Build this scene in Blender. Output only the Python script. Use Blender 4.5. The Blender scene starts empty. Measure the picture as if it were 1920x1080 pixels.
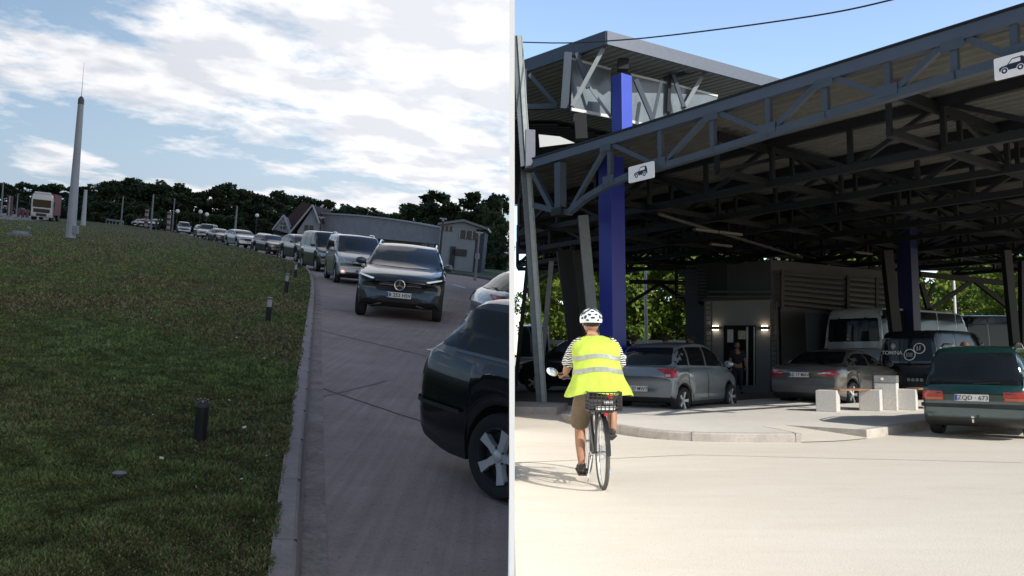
import bpy, bmesh, math, random
import numpy as np
from mathutils import Vector, Matrix
from mathutils.bvhtree import BVHTree
random.seed(7); rng = np.random.default_rng(7)
sc = bpy.context.scene
PI = math.pi
def rad(a): return math.radians(a)

# ------------------------------------------------------------------ collections
C_LANE = bpy.data.collections.new('lane_site'); sc.collection.children.link(C_LANE)
C_YARD = bpy.data.collections.new('canopy_site'); sc.collection.children.link(C_YARD)
COL = C_YARD

# ------------------------------------------------------------------ camera and the two site frames
FPX = 1500.0
PITCH = math.atan(125/1500)
CAM = Vector((0, 0, 1.28))
XA = Vector((1, 0, 0)); FW = Vector((0, math.cos(PITCH), math.sin(PITCH))); UPV = Vector((0, -math.sin(PITCH), math.cos(PITCH)))
cam = bpy.data.cameras.new('camera'); co = bpy.data.objects.new('camera', cam); sc.collection.objects.link(co)
co.location = CAM; co.rotation_euler = (PI/2 + PITCH, 0, 0)
cam.sensor_width = 36; cam.lens = 36*FPX/1920; cam.clip_start = .05; cam.clip_end = 3000
sc.camera = co
def ray(px, py): return XA*((px-960)/FPX) + UPV*((540-py)/FPX) + FW
HL = 1.6
NL = (XA*0.1 + UPV - FW*0.0397).normalized()      # up direction of the sloping lane site
EYL = NL.cross(XA).normalized(); EXL = EYL.cross(NL).normalized()
OL = CAM - NL*HL; OL = OL - EXL*(OL.x/EXL.x)
ML = Matrix(((EXL.x, EYL.x, NL.x, OL.x), (EXL.y, EYL.y, NL.y, OL.y), (EXL.z, EYL.z, NL.z, OL.z), (0, 0, 0, 1)))
MLI = ML.inverted(); MR = Matrix.Identity(4); FR = MR
CL = MLI @ CAM
def LG(px, py, z=0):                               # a spot on the lane site
    d = MLI.to_3x3() @ ray(px, py); t = (z-CL.z)/d.z
    return Vector((CL.x+d.x*t, CL.y+d.y*t, z))
def LV(px, py, y):                                 # a spot on the lane site at distance y
    d = MLI.to_3x3() @ ray(px, py); t = (y-CL.y)/d.y
    return Vector((CL.x+d.x*t, y, CL.z+d.z*t))
def RG(px, py, z=0):
    d = ray(px, py); t = (z-CAM.z)/d.z
    return Vector((d.x*t, d.y*t, z))
def RV(px, py, y):
    d = ray(px, py); t = y/d.y
    return Vector((d.x*t, y, CAM.z+d.z*t))

# ------------------------------------------------------------------ materials
MATS = {}
def mat(name, col, rough=.6, metal=0, coat=0, noise=0, nscale=8, bump=0, bscale=60, col2=None, emit=None, estr=0, spec=.5):
    if name in MATS: return MATS[name]
    m = bpy.data.materials.new(name); m.use_nodes = True; MATS[name] = m
    nt = m.node_tree; b = nt.nodes['Principled BSDF']
    b.inputs['Base Color'].default_value = (*col, 1); b.inputs['Roughness'].default_value = rough
    b.inputs['Metallic'].default_value = metal; b.inputs['Coat Weight'].default_value = coat
    b.inputs['Coat Roughness'].default_value = .05; b.inputs['Specular IOR Level'].default_value = spec
    if emit: b.inputs['Emission Color'].default_value = (*emit, 1); b.inputs['Emission Strength'].default_value = estr
    tc = None
    if noise or col2:
        tc = nt.nodes.new('ShaderNodeTexCoord')
        n = nt.nodes.new('ShaderNodeTexNoise'); n.inputs['Scale'].default_value = nscale; n.inputs['Detail'].default_value = 6
        n.inputs['Roughness'].default_value = .65
        nt.links.new(tc.outputs['Object'], n.inputs['Vector'])
        r = nt.nodes.new('ShaderNodeValToRGB'); r.color_ramp.elements[0].position = .32; r.color_ramp.elements[1].position = .7
        c2 = col2 or tuple(c*(1-noise) for c in col)
        r.color_ramp.elements[0].color = (*c2, 1); r.color_ramp.elements[1].color = (*(col if col2 else tuple(min(1, c*(1+noise*.5)) for c in col)), 1)
        nt.links.new(n.outputs['Fac'], r.inputs['Fac']); nt.links.new(r.outputs['Color'], b.inputs['Base Color'])
    if bump:
        tc = tc or nt.nodes.new('ShaderNodeTexCoord')
        n2 = nt.nodes.new('ShaderNodeTexNoise'); n2.inputs['Scale'].default_value = bscale; n2.inputs['Detail'].default_value = 4
        bp = nt.nodes.new('ShaderNodeBump'); bp.inputs['Strength'].default_value = bump; bp.inputs['Distance'].default_value = .02
        nt.links.new(tc.outputs['Object'], n2.inputs['Vector']); nt.links.new(n2.outputs['Fac'], bp.inputs['Height']); nt.links.new(bp.outputs['Normal'], b.inputs['Normal'])
    return m
def paint(name, col, metal=.35, rough=.32, dust=.12):
    return mat('paint_'+name, col, rough, metal, 1.0, noise=dust, nscale=3)
RUBBER = mat('rubber', (.018, .018, .02), .8, noise=.3, nscale=30)
BLACKP = mat('black_plastic', (.02, .02, .022), .55, noise=.2, nscale=20)
GLASS = mat('tinted_glass', (.008, .010, .012), .08, 0, .0, spec=.35)
GLASSC = mat('windscreen_glass', (.012, .014, .018), .07, 0, .0, noise=.5, nscale=4, spec=.75)
CHROME = mat('chrome', (.75, .76, .78), .15, 1)
ALLOY = mat('alloy', (.62, .63, .65), .4, .4, noise=.15)
LAMPG = mat('lamp_glass', (.55, .58, .62), .12, .3, .8, noise=.5, nscale=12)
LAMPON = mat('lamp_daylight_strip', (.8, .82, .85), .2, emit=(.9, .95, 1), estr=.25)
FOGON = mat('lamp_amber_lit', (.9, .4, .3), .3, emit=(1, .45, .3), estr=1.5)
REDL = mat('red_lens', (.42, .012, .012), .15, 0, .8, noise=.4, nscale=14)
AMBL = mat('amber_lens', (.45, .12, .05), .2, 0, .6)
PLATE = mat('plate_white', (.7, .7, .68), .45, noise=.06)
INK = mat('ink_black', (.012, .012, .014), .5)
BLUEB = mat('plate_blue', (.02, .07, .35), .45)

# ------------------------------------------------------------------ mesh collector
class MB:
    def __init__(s): s.v = []; s.f = []; s.m = []
    def add(s, vs, fs, mi=0):
        o = len(s.v); s.v += [tuple(p) for p in vs]; s.f += [tuple(i+o for i in f) for f in fs]; s.m += [mi]*len(fs)
    def box(s, c, d, rz=0, mi=0, R=None):
        hx, hy, hz = d[0]/2, d[1]/2, d[2]/2; M = R or Matrix.Rotation(rz, 3, 'Z'); c = Vector(c)
        P = [c + M @ Vector((x*hx, y*hy, z*hz)) for x in (-1, 1) for y in (-1, 1) for z in (-1, 1)]
        s.add(P, [(0, 1, 3, 2), (4, 6, 7, 5), (0, 4, 5, 1), (2, 3, 7, 6), (0, 2, 6, 4), (1, 5, 7, 3)], mi)
    def beam(s, a, b, w, h, mi=0, upv=(0, 0, 1)):
        a = Vector(a); b = Vector(b); d = (b-a).normalized(); u = Vector(upv)
        if abs(d.dot(u)) > .98: u = Vector((0, 1, 0))
        x = d.cross(u).normalized(); z = x.cross(d)
        P = [q + x*(i*w/2) + z*(j*h/2) for q in (a, b) for i, j in ((-1, -1), (1, -1), (1, 1), (-1, 1))]
        s.add(P, [(3, 2, 1, 0), (4, 5, 6, 7), (0, 1, 5, 4), (1, 2, 6, 5), (2, 3, 7, 6), (3, 0, 4, 7)], mi)
    def tube(s, pts, r, n=8, mi=0, cap=True):
        pts = [Vector(p) for p in pts]; rs = r if isinstance(r, (list, tuple)) else [r]*len(pts); V = []; Fc = []
        pu = None
        for i, p in enumerate(pts):
            d = (pts[min(i+1, len(pts)-1)]-pts[max(i-1, 0)]).normalized()
            u = pu or (Vector((0, 0, 1)) if abs(d.z) < .9 else Vector((1, 0, 0)))
            x = d.cross(u).normalized(); y = x.cross(d).normalized(); pu = y
            V += [p + (x*math.cos(2*PI*k/n)+y*math.sin(2*PI*k/n))*rs[i] for k in range(n)]
        for i in range(len(pts)-1):
            for k in range(n):
                a = i*n+k; b = i*n+(k+1) % n; Fc.append((a, b, b+n, a+n))
        if cap: Fc += [tuple(range(n-1, -1, -1)), tuple((len(pts)-1)*n+k for k in range(n))]
        s.add(V, Fc, mi)
    def lathe(s, prof, n=16, c=(0, 0, 0), mi=0, axis='Z', M=None):
        V = []; Fc = []; c = Vector(c)
        for r, z in prof:
            for k in range(n):
                a = 2*PI*k/n; p = Vector((r*math.cos(a), r*math.sin(a), z))
                if axis == 'X': p = Vector((p.z, p.x, p.y))
                if axis == 'Y': p = Vector((p.x, p.z, p.y))
                if M: p = M @ p
                V.append(c+p)
        for i in range(len(prof)-1):
            for k in range(n):
                a = i*n+k; b = i*n+(k+1) % n; Fc.append((a, b, b+n, a+n))
        s.add(V, Fc, mi)
    def sphere(s, c, r, n=12, mi=0, M=None):
        r = r if isinstance(r, (tuple, list)) else (r, r, r); V = []; Fc = []; h = n//2; c = Vector(c)
        for i in range(h+1):
            t = PI*i/h
            for k in range(n):
                a = 2*PI*k/n; p = Vector((r[0]*math.sin(t)*math.cos(a), r[1]*math.sin(t)*math.sin(a), r[2]*math.cos(t)))
                V.append(c + (M @ p if M else p))
        for i in range(h):
            for k in range(n):
                a = i*n+k; b = i*n+(k+1) % n; Fc.append((a, a+n, b+n, b))
        s.add(V, Fc, mi)
    def prism(s, poly, z0, z1, mi=0, M=None):
        n = len(poly); V = [Vector((p[0], p[1], z0)) for p in poly]+[Vector((p[0], p[1], z1)) for p in poly]
        if M: V = [M @ q for q in V]
        s.add(V, [tuple(range(n-1, -1, -1)), tuple(range(n, 2*n))]+[(i, (i+1) % n, (i+1) % n+n, i+n) for i in range(n)], mi)
    def mesh(s, name, mats, smooth=None, bev=0):
        me = bpy.data.meshes.new(name); me.from_pydata(s.v, [], s.f)
        mats = mats if isinstance(mats, (list, tuple)) else [mats]
        for m in mats: me.materials.append(m)
        if len(mats) > 1: me.polygons.foreach_set('material_index', s.m)
        if bev:
            bm = bmesh.new(); bm.from_mesh(me)
            ed = [e for e in bm.edges if len(e.link_faces) == 2 and e.calc_face_angle(0) > .5]
            bmesh.ops.bevel(bm, geom=ed, offset=bev, segments=2, profile=.6, affect='EDGES', clamp_overlap=True)
            bm.to_mesh(me); bm.free()
        if smooth is not None:
            me.polygons.foreach_set('use_smooth', [True]*len(me.polygons)); me.set_sharp_from_angle(angle=rad(smooth))
        me.update(); return me
    def build(s, name, mats, parent=None, smooth=None, bev=0):
        return link(name, s.mesh(name, mats, smooth, bev), parent)
def link(name, data, parent=None, col=None):
    o = bpy.data.objects.new(name, data); (col or COL).objects.link(o)
    if parent: o.parent = parent
    return o
def tag(o, label=None, cat=None, group=None, kind=None):
    if label: o['label'] = label
    if cat: o['category'] = cat
    if group: o['group'] = group
    if kind: o['kind'] = kind
    return o
def thing(name, label, cat, loc=(0, 0, 0), rz=0, group=None, frame=None, scale=1):
    o = bpy.data.objects.new(name, None); COL.objects.link(o); o.empty_display_size = .2
    o.matrix_world = (frame or FR) @ Matrix.Translation(Vector(loc)) @ Matrix.Rotation(rz, 4, 'Z') @ Matrix.Scale(scale, 4)
    return tag(o, label, cat, group)
def solo(name, mb, mats, label=None, cat=None, loc=(0, 0, 0), rz=0, group=None, kind=None, smooth=None, bev=0, frame=None):
    o = mb.build(name, mats, None, smooth, bev) if isinstance(mb, MB) else link(name, mb)
    o.matrix_world = (frame or FR) @ Matrix.Translation(Vector(loc)) @ Matrix.Rotation(rz, 4, 'Z')
    return tag(o, label, cat, group, kind)
CH = {}
def copy_tree(o, parent=None):
    c = o.copy(); COL.objects.link(c)
    if parent: c.parent = parent
    for ch in [x for x in bpy.data.objects if x.parent == o]: copy_tree(ch, c)
    return c
def text_mesh(txt, size, m, align='CENTER'):
    cu = bpy.data.curves.new('lettering', 'FONT'); cu.body = txt; cu.size = size; cu.align_x = align; cu.align_y = 'CENTER'; cu.extrude = .001; cu.offset = size*.012
    o = bpy.data.objects.new('lettering', cu); sc.collection.objects.link(o); bpy.context.view_layer.update()
    me = bpy.data.meshes.new_from_object(o.evaluated_get(bpy.context.evaluated_depsgraph_get()))
    bpy.data.objects.remove(o); me.materials.clear(); me.materials.append(m); return me
def skin_mesh(nodes, edges, m, sub=2, name='body'):
    me = bpy.data.meshes.new(name); me.from_pydata([n[:3] for n in nodes], edges, [])
    o = bpy.data.objects.new(name, me); sc.collection.objects.link(o)
    sk = o.modifiers.new('skin', 'SKIN'); ss = o.modifiers.new('sub', 'SUBSURF'); ss.levels = sub; ss.render_levels = sub
    for i, n in enumerate(nodes):
        r = n[3]; r = r if isinstance(r, (tuple, list)) else (r, r); me.skin_vertices[0].data[i].radius = r
        me.skin_vertices[0].data[i].use_root = (i == 0)
    bpy.context.view_layer.update()
    res = bpy.data.meshes.new_from_object(o.evaluated_get(bpy.context.evaluated_depsgraph_get()))
    bpy.data.objects.remove(o); res.materials.clear(); res.materials.append(m)
    res.polygons.foreach_set('use_smooth', [True]*len(res.polygons)); res.polygons.foreach_set('material_index', [0]*len(res.polygons)); return res

# ------------------------------------------------------------------ cars
def interp(pts, x):
    if x <= pts[0][0]: return pts[0][1]
    for (a, za), (b, zb) in zip(pts, pts[1:]):
        if x <= b:
            t = (x-a)/max(b-a, 1e-6); return za+(zb-za)*t
    return pts[-1][1]
def smooth_pts(pts, n=4):
    out = []
    P = [pts[0]]+list(pts)+[pts[-1]]
    for i in range(1, len(P)-2):
        p0, p1, p2, p3 = P[i-1], P[i], P[i+1], P[i+2]
        for k in range(n):
            t = k/n
            q = [0.5*((2*p1[j])+(-p0[j]+p2[j])*t+(2*p0[j]-5*p1[j]+4*p2[j]-p3[j])*t*t+(-p0[j]+3*p1[j]-3*p2[j]+p3[j])*t**3) for j in (0, 1)]
            out.append((q[0], q[1]))
    out.append(tuple(pts[-1])); return out
KINDS = {
 'suv': dict(L=4.7, W=1.89, H=1.64, fo=.86, wb=2.87, r=.36, z0=.24, deck=[(0, .86), (.12, .93), (.5, 1.0), (1.35, 1.10), (1.9, 1.09), (4.2, 1.13), (4.55, 1.1), (4.7, .98)],
     gh=[(1.28, 1.07), (1.62, 1.27), (2.0, 1.49), (2.35, 1.6), (2.9, 1.64), (3.5, 1.62), (3.95, 1.55), (4.25, 1.46), (4.42, 1.3), (4.6, 1.1)], pil=[2.78, 3.72], wr=.76),
 'hatch': dict(L=3.75, W=1.70, H=1.5, fo=.72, wb=2.46, r=.30, z0=.2, deck=[(0, .68), (.1, .78), (.4, .88), (.85, .98), (1.3, 1.0), (3.3, 1.04), (3.62, 1.0), (3.75, .86)],
     gh=[(.70, .94), (1.05, 1.17), (1.42, 1.38), (1.75, 1.475), (2.2, 1.5), (2.75, 1.485), (3.1, 1.44), (3.36, 1.28), (3.6, 1.0)], pil=[2.02, 2.85], wr=.76),
 'sedan': dict(L=4.5, W=1.81, H=1.43, fo=.8, wb=2.75, r=.32, z0=.19, deck=[(0, .66), (.1, .74), (.5, .84), (1.3, .95), (1.8, .96), (3.6, 1.0), (3.95, 1.02), (4.35, 1.0), (4.5, .88)],
     gh=[(1.2, .93), (1.6, 1.15), (2.0, 1.34), (2.3, 1.41), (2.7, 1.43), (3.1, 1.39), (3.45, 1.27), (3.85, 1.03)], pil=[2.52, 3.3], wr=.70),
 'estate': dict(L=4.6, W=1.72, H=1.42, fo=.86, wb=2.62, r=.31, z0=.2, deck=[(0, .66), (.1, .74), (.6, .84), (1.35, .93), (1.8, .94), (4.1, .97), (4.5, .96), (4.6, .86)],
     gh=[(1.3, .91), (1.7, 1.13), (2.05, 1.33), (2.3, 1.4), (3.0, 1.42), (3.8, 1.41), (4.08, 1.38), (4.26, 1.24), (4.46, .955)], pil=[2.55, 3.42], wr=.73),
 'van': dict(L=4.35, W=1.83, H=1.82, fo=.83, wb=2.7, r=.32, z0=.2, deck=[(0, .82), (.1, .92), (.4, 1.02), (.95, 1.14), (1.3, 1.12), (4.1, 1.12), (4.3, 1.1), (4.35, 1.0)],
     gh=[(.85, 1.1), (1.15, 1.32), (1.5, 1.58), (1.75, 1.74), (2.0, 1.80), (3.0, 1.82), (3.9, 1.8), (4.17, 1.74), (4.26, 1.4), (4.32, 1.1)], pil=[2.15, 3.15], wr=.84),
 'bus': dict(L=6.6, W=2.0, H=2.85, fo=1.0, wb=3.7, r=.38, z0=.3, deck=[(0, 1.1), (.08, 1.3), (.4, 1.5), (1.0, 1.52), (6.4, 1.55), (6.58, 1.5), (6.6, 1.4)],
     gh=[(.25, 1.45), (.5, 1.8), (.75, 2.3), (1.0, 2.7), (1.4, 2.82), (3.0, 2.85), (5.8, 2.84), (6.35, 2.76), (6.5, 2.4), (6.56, 1.5)], pil=[1.6, 2.9, 4.2, 5.4], wr=.86),
}
def roundpoly(poly, r=.03, n=3):
    out = []; N = len(poly)
    for i in range(N):
        p = Vector(poly[i]); a = Vector(poly[i-1]); b = Vector(poly[(i+1) % N])
        da = (a-p); db = (b-p); ra = min(r, da.length*.45); rb = min(r, db.length*.45)
        A = p+da.normalized()*ra if da.length > 1e-6 else p; B = p+db.normalized()*rb if db.length > 1e-6 else p
        for k in range(n+1):
            t = k/n; q = A*(1-t)**2+p*2*t*(1-t)+B*t*t; out.append((q.x, q.y))
    return out
class Car:
    def __init__(s, kind, **kw):
        s.k = dict(KINDS[kind]); k = s.k; s.kind = kind
        fl = kw.get('L', k['L'])/k['L']; zb_ = k['gh'][0][1]; fh = (kw.get('H', k['H'])-zb_)/(k['H']-zb_)
        k['deck'] = [(q*fl, z) for q, z in k['deck']]; k['gh'] = [(q*fl, zb_+(z-zb_)*fh) for q, z in k['gh']]; k['pil'] = [q*fl for q in k['pil']]; k['fo'] *= fl; k['wb'] *= fl
        k.update(kw)
        s.L, s.W, s.H = k['L'], k['W'], k['H']; s.ws = (k['fo'], k['fo']+k['wb']); s.deck = smooth_pts(k['deck']); s.gh = smooth_pts(k['gh'], 3)
        s.vanlike = kind in ('van', 'bus'); s.shell()
    def shell(s):
        k = s.k; L, W, r = s.L, s.W, k['r']; Ra = r*1.19; z0 = k['z0']
        st = set(np.linspace(0, L, 36)) | {.015, .05, .1, .16, L-.015, L-.05, L-.1, L-.16}
        for w in s.ws:
            st |= {w+Ra*math.cos(a) for a in np.linspace(0, PI, 15)} | {w-Ra-.012, w+Ra+.012}
        st = sorted(st); V = []; Fc = []; Mi = []; ring = None
        bf, br = k.get('bowf', .3), k.get('bowr', .16)
        for q in st:
            d = min(q, L-q); rr = .16; ins = rr*(1-math.sqrt(max(0, 1-(1-min(d, rr)/rr)**2))) if d < rr else 0
            zt = interp(s.deck, q) - ins*.45; zb = z0 + (.1*max(0, 1-d/.5)**1.2 if d < .5 else 0) + ins*.5
            for w in s.ws:
                if abs(q-w) <= Ra: zb = max(zb, r+math.sqrt(max(0, Ra*Ra-(q-w)**2)))
            zb = min(zb, zt-.12)
            w2 = W/2*(1-.08*max(0, 1-q/1.1)**2-.05*max(0, 1-(L-q)/1.0)**2) - ins*.35
            cr = .045 if not s.vanlike else .03; h = zt-zb; hz = zt-z0
            pr = [(0, zt+cr), (.35, zt+.9*cr), (.7, zt+.45*cr), (.88, zt), (.95, zt-.04*hz), (.982, zt-.12*hz), (1, zt-.30*h), (1.0, zt-.42*h), (.992, zt-.46*h), (.988, zt-.72*h), (.972, zb+.10*h), (.95, zb)]
            if s.vanlike: pr[3:6] = [(.9, zt), (.955, zt-.03*hz), (.985, zt-.1*hz)]
            row = []
            for sgn in (1, -1):
                for (fx, z) in (pr if sgn == 1 else pr[::-1][:-1]):
                    ff = max(0, 1-q/1.6)**2; fb = max(0, 1-(L-q)/1.2)**2
                    rk = max(0, z-.5)*.16
                    lo = max(0, .42-z)*.25
                    y = q + (bf*fx**2.6+rk+lo)*ff - (br*fx**2.6+rk*.5+lo)*fb
                    row.append(len(V)); V.append((sgn*fx*w2, L/2-y, z))
            n = len(row)
            if ring:
                for i in range(n):
                    j = (i+1) % n; Fc.append((ring[i], ring[j], row[j], row[i]))
                    Mi.append(1 if (i in (10, 11, 12)) or i == n//2 else 0)
            else:
                for i in range(n//2): Fc.append((row[i], row[(i+1) % n], row[(n-i-1) % n], row[(n-i) % n])) if i else Fc.append((row[0], row[1], row[n-1]))
                Mi += [0]*(n//2)
            ring = row
        n = len(ring)
        for i in range(n//2): Fc.append((ring[(n-i) % n], ring[(n-i-1) % n], ring[(i+1) % n], ring[i])) if i else Fc.append((ring[n-1], ring[1], ring[0]))
        Mi += [0]*(n//2)
        o = len(V)
        # greenhouse
        zb0 = s.gh[0][1]; zr = max(z for _, z in s.gh); wB = W/2*(.945 if not s.vanlike else .965); wR = W/2*k['wr']
        s.zbelt = lambda q: interp(s.deck, q)-.02
        vs = [1, .975, .9, .6, .3, 0, -.3, -.6, -.9, -.975, -1]; G = []
        N = len(s.gh)
        def hw(z): t = max(0, min(1, (z-zb0)/(zr-zb0))); return wB+(wR-wB)*t**1.15
        s.hw = hw
        for i, (q, z) in enumerate(s.gh):
            t = (z-zb0)/(zr-zb0); fr = 1-min(1, q/(s.gh[N//2][0])) ; u = i/(N-1)
            bowq = (.16*(1-t*.7) if u < .5 else (-.17*(1-t*.5)))
            row = []; tp_ = 1-(.13 if not s.vanlike else .03)*max(0, 1-(L-q)/.55)**1.5
            for v in vs:
                av = abs(v); drop = .035*v*v + (.018 if av > .97 else 0) + (.05 if av == 1 else 0); drop *= min(1, t*1.5)
                row.append(len(V)); V.append((v*hw(z)*tp_, L/2-(q+bowq*v*v), z-drop))
            e0, e1 = row[0], row[-1]
            for sgn in (1, -1):
                e = e0 if sgn == 1 else e1; colv = [e]; ex, ey, ez = V[e]; zbl = min(s.zbelt(q)-.03, ez-.001)
                for f in (.25, .5, .75, 1):
                    z2 = ez+(zbl-ez)*f; colv.append(len(V)); V.append((sgn*(hw(z2)*tp_+.004), ey+(L/2-q-ey)*f, z2))
                row = row+[colv] if sgn == 1 else row+[colv]
            G.append(row)
        for a, b in zip(G, G[1:]):
            for j in range(10): Fc.append((a[j], a[j+1], b[j+1], b[j])); Mi.append(0)
            for c, fl in ((11, 0), (12, 1)):
                for j in range(4):
                    f = (a[c][j], b[c][j], b[c][j+1], a[c][j+1]); Fc.append(f if not fl else f[::-1]); Mi.append(0)
        s.V, s.F, s.Mi = V, Fc, Mi
        s.bvh = BVHTree.FromPolygons([Vector(v) for v in V], Fc)
    def decal(s, mb, view, poly, mi=0, off=.006, sp=.07, rnd=0):
        """lay a thin panel on the shell; view: front, rear, left, right, top"""
        if rnd: poly = roundpoly(poly, rnd)
        bm = bmesh.new(); fv = [bm.verts.new((p[0], p[1], 0)) for p in poly]
        try: bm.faces.new(fv)
        except ValueError: bm.free(); return
        xs = [p[0] for p in poly]; ys = [p[1] for p in poly]
        for ax, lo, hi in ((0, min(xs), max(xs)), (1, min(ys), max(ys))):
            nn = int((hi-lo)/sp)
            for i in range(1, nn+1):
                c = lo+(hi-lo)*i/(nn+1); nrm = (1, 0, 0) if ax == 0 else (0, 1, 0); pc = (c, 0, 0) if ax == 0 else (0, c, 0)
                bmesh.ops.bisect_plane(bm, geom=bm.verts[:]+bm.edges[:]+bm.faces[:], plane_co=pc, plane_no=nrm)
        bmesh.ops.triangulate(bm, faces=[f for f in bm.faces if len(f.verts) > 4])
        bm.verts.index_update(); P = []
        for v in bm.verts:
            a, b = v.co.x, v.co.y
            if view == 'front': O = Vector((a, 6, b)); D = Vector((0, -1, 0))
            elif view == 'rear': O = Vector((a, -6, b)); D = Vector((0, 1, 0))
            elif view == 'right': O = Vector((3, s.L/2-a, b)); D = Vector((-1, 0, 0))
            elif view == 'left': O = Vector((-3, s.L/2-a, b)); D = Vector((1, 0, 0))
            else: O = Vector((a, s.L/2-b, 5)); D = Vector((0, 0, -1))
            h, nr, _, _ = s.bvh.ray_cast(O, D)
            if h is None:
                h, nr, _, _ = s.bvh.find_nearest(O+D*(5 if view in ('front', 'rear') else 2.2))
            if nr.dot(D) > 0: nr = -nr
            P.append(h+(nr*.6-D*.6)*off)
        bm.faces.ensure_lookup_table()
        FF = [tuple(v.index for v in f.verts) for f in bm.faces]
        # orient outward
        D = {'front': Vector((0, 1, 0)), 'rear': Vector((0, -1, 0)), 'right': Vector((1, 0, 0)), 'left': Vector((-1, 0, 0)), 'top': Vector((0, 0, 1))}[view]
        out = []
        for f in FF:
            n = (P[f[1]]-P[f[0]]).cross(P[f[2]]-P[f[0]]); out.append(f if n.dot(D) >= 0 else f[::-1])
        mb.add(P, out, mi); bm.free()
def wheel_meshes(r, w=.2, spokes=5, rim=None, dark=False, key=None, rr=.66):
    k = ('wh', r, w, spokes, dark, rr)
    if k in CH: return CH[k]
    t = MB(); h = w/2
    t.lathe([(r*rr, -h*.8), (r*.80, -h), (r*.93, -h*.98), (r*.985, -h*.7), (r, -h*.3), (r, h*.3), (r*.985, h*.7), (r*.93, h*.98), (r*.80, h), (r*rr, h*.8), (r*rr, -h*.8)], 28, axis='X')
    tm = t.mesh('wheel', RUBBER, 40)
    m = MB(); R = r*(rr+.015)
    m.lathe([(R, h*.82), (R*.95, h*.9), (R*.9, h*.75), (R*.86, h*.2), (0.001, h*.05)], 28, axis='X', mi=0)
    for kx in range(spokes):
        a = 2*PI*kx/spokes; dv = Vector((0, math.cos(a), math.sin(a))); sv = Vector((0, -math.sin(a), math.cos(a)))
        P = []
        for rad_, wd, x in ((R*.08, R*.18, h*.78), (R*.5, R*.12, h*.84), (R*.95, R*.19, h*.90)):
            for sg in (-1, 1): P.append(dv*rad_+sv*sg*wd+Vector((x, 0, 0)))
            for sg in (-1, 1): P.append(dv*rad_+sv*sg*wd*.9+Vector((x-.05, 0, 0)))
        m.add(P, [(0, 4, 5, 1), (4, 8, 9, 5), (0, 2, 6, 4), (4, 6, 10, 8), (1, 5, 7, 3), (5, 9, 11, 7)], 1)
    m.lathe([(R*.2, h*.6), (R*.2, h*.88), (R*.14, h*.95), (.001, h*.95)], 14, axis='X', mi=1)
    for kx in range(5):
        a = 2*PI*(kx+.5)/5; m.sphere((h*.84, R*.12*0+R*.3*math.cos(a), R*.3*math.sin(a)), R*.045, 6, mi=0)
    al = ALLOY if not dark else mat('dark_alloy', (.06, .06, .065), .4, .6)
    rm = m.mesh('rim', [BLACKP, al], 40); CH[k] = (tm, rm); return CH[k]
def clip_mesh(me, M, x):
    bm = bmesh.new(); bm.from_mesh(me); Mi = M.inverted()
    pc = Mi @ Vector((x, 0, 0)); pn = (M.to_3x3().transposed() @ Vector((1, 0, 0)))
    bmesh.ops.bisect_plane(bm, geom=bm.verts[:]+bm.edges[:]+bm.faces[:], plane_co=pc, plane_no=pn, clear_outer=True)
    ok = len(bm.faces) > 0
    if ok:
        me2 = me.copy(); bm.to_mesh(me2); bm.free(); return me2
    bm.free(); return None
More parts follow.
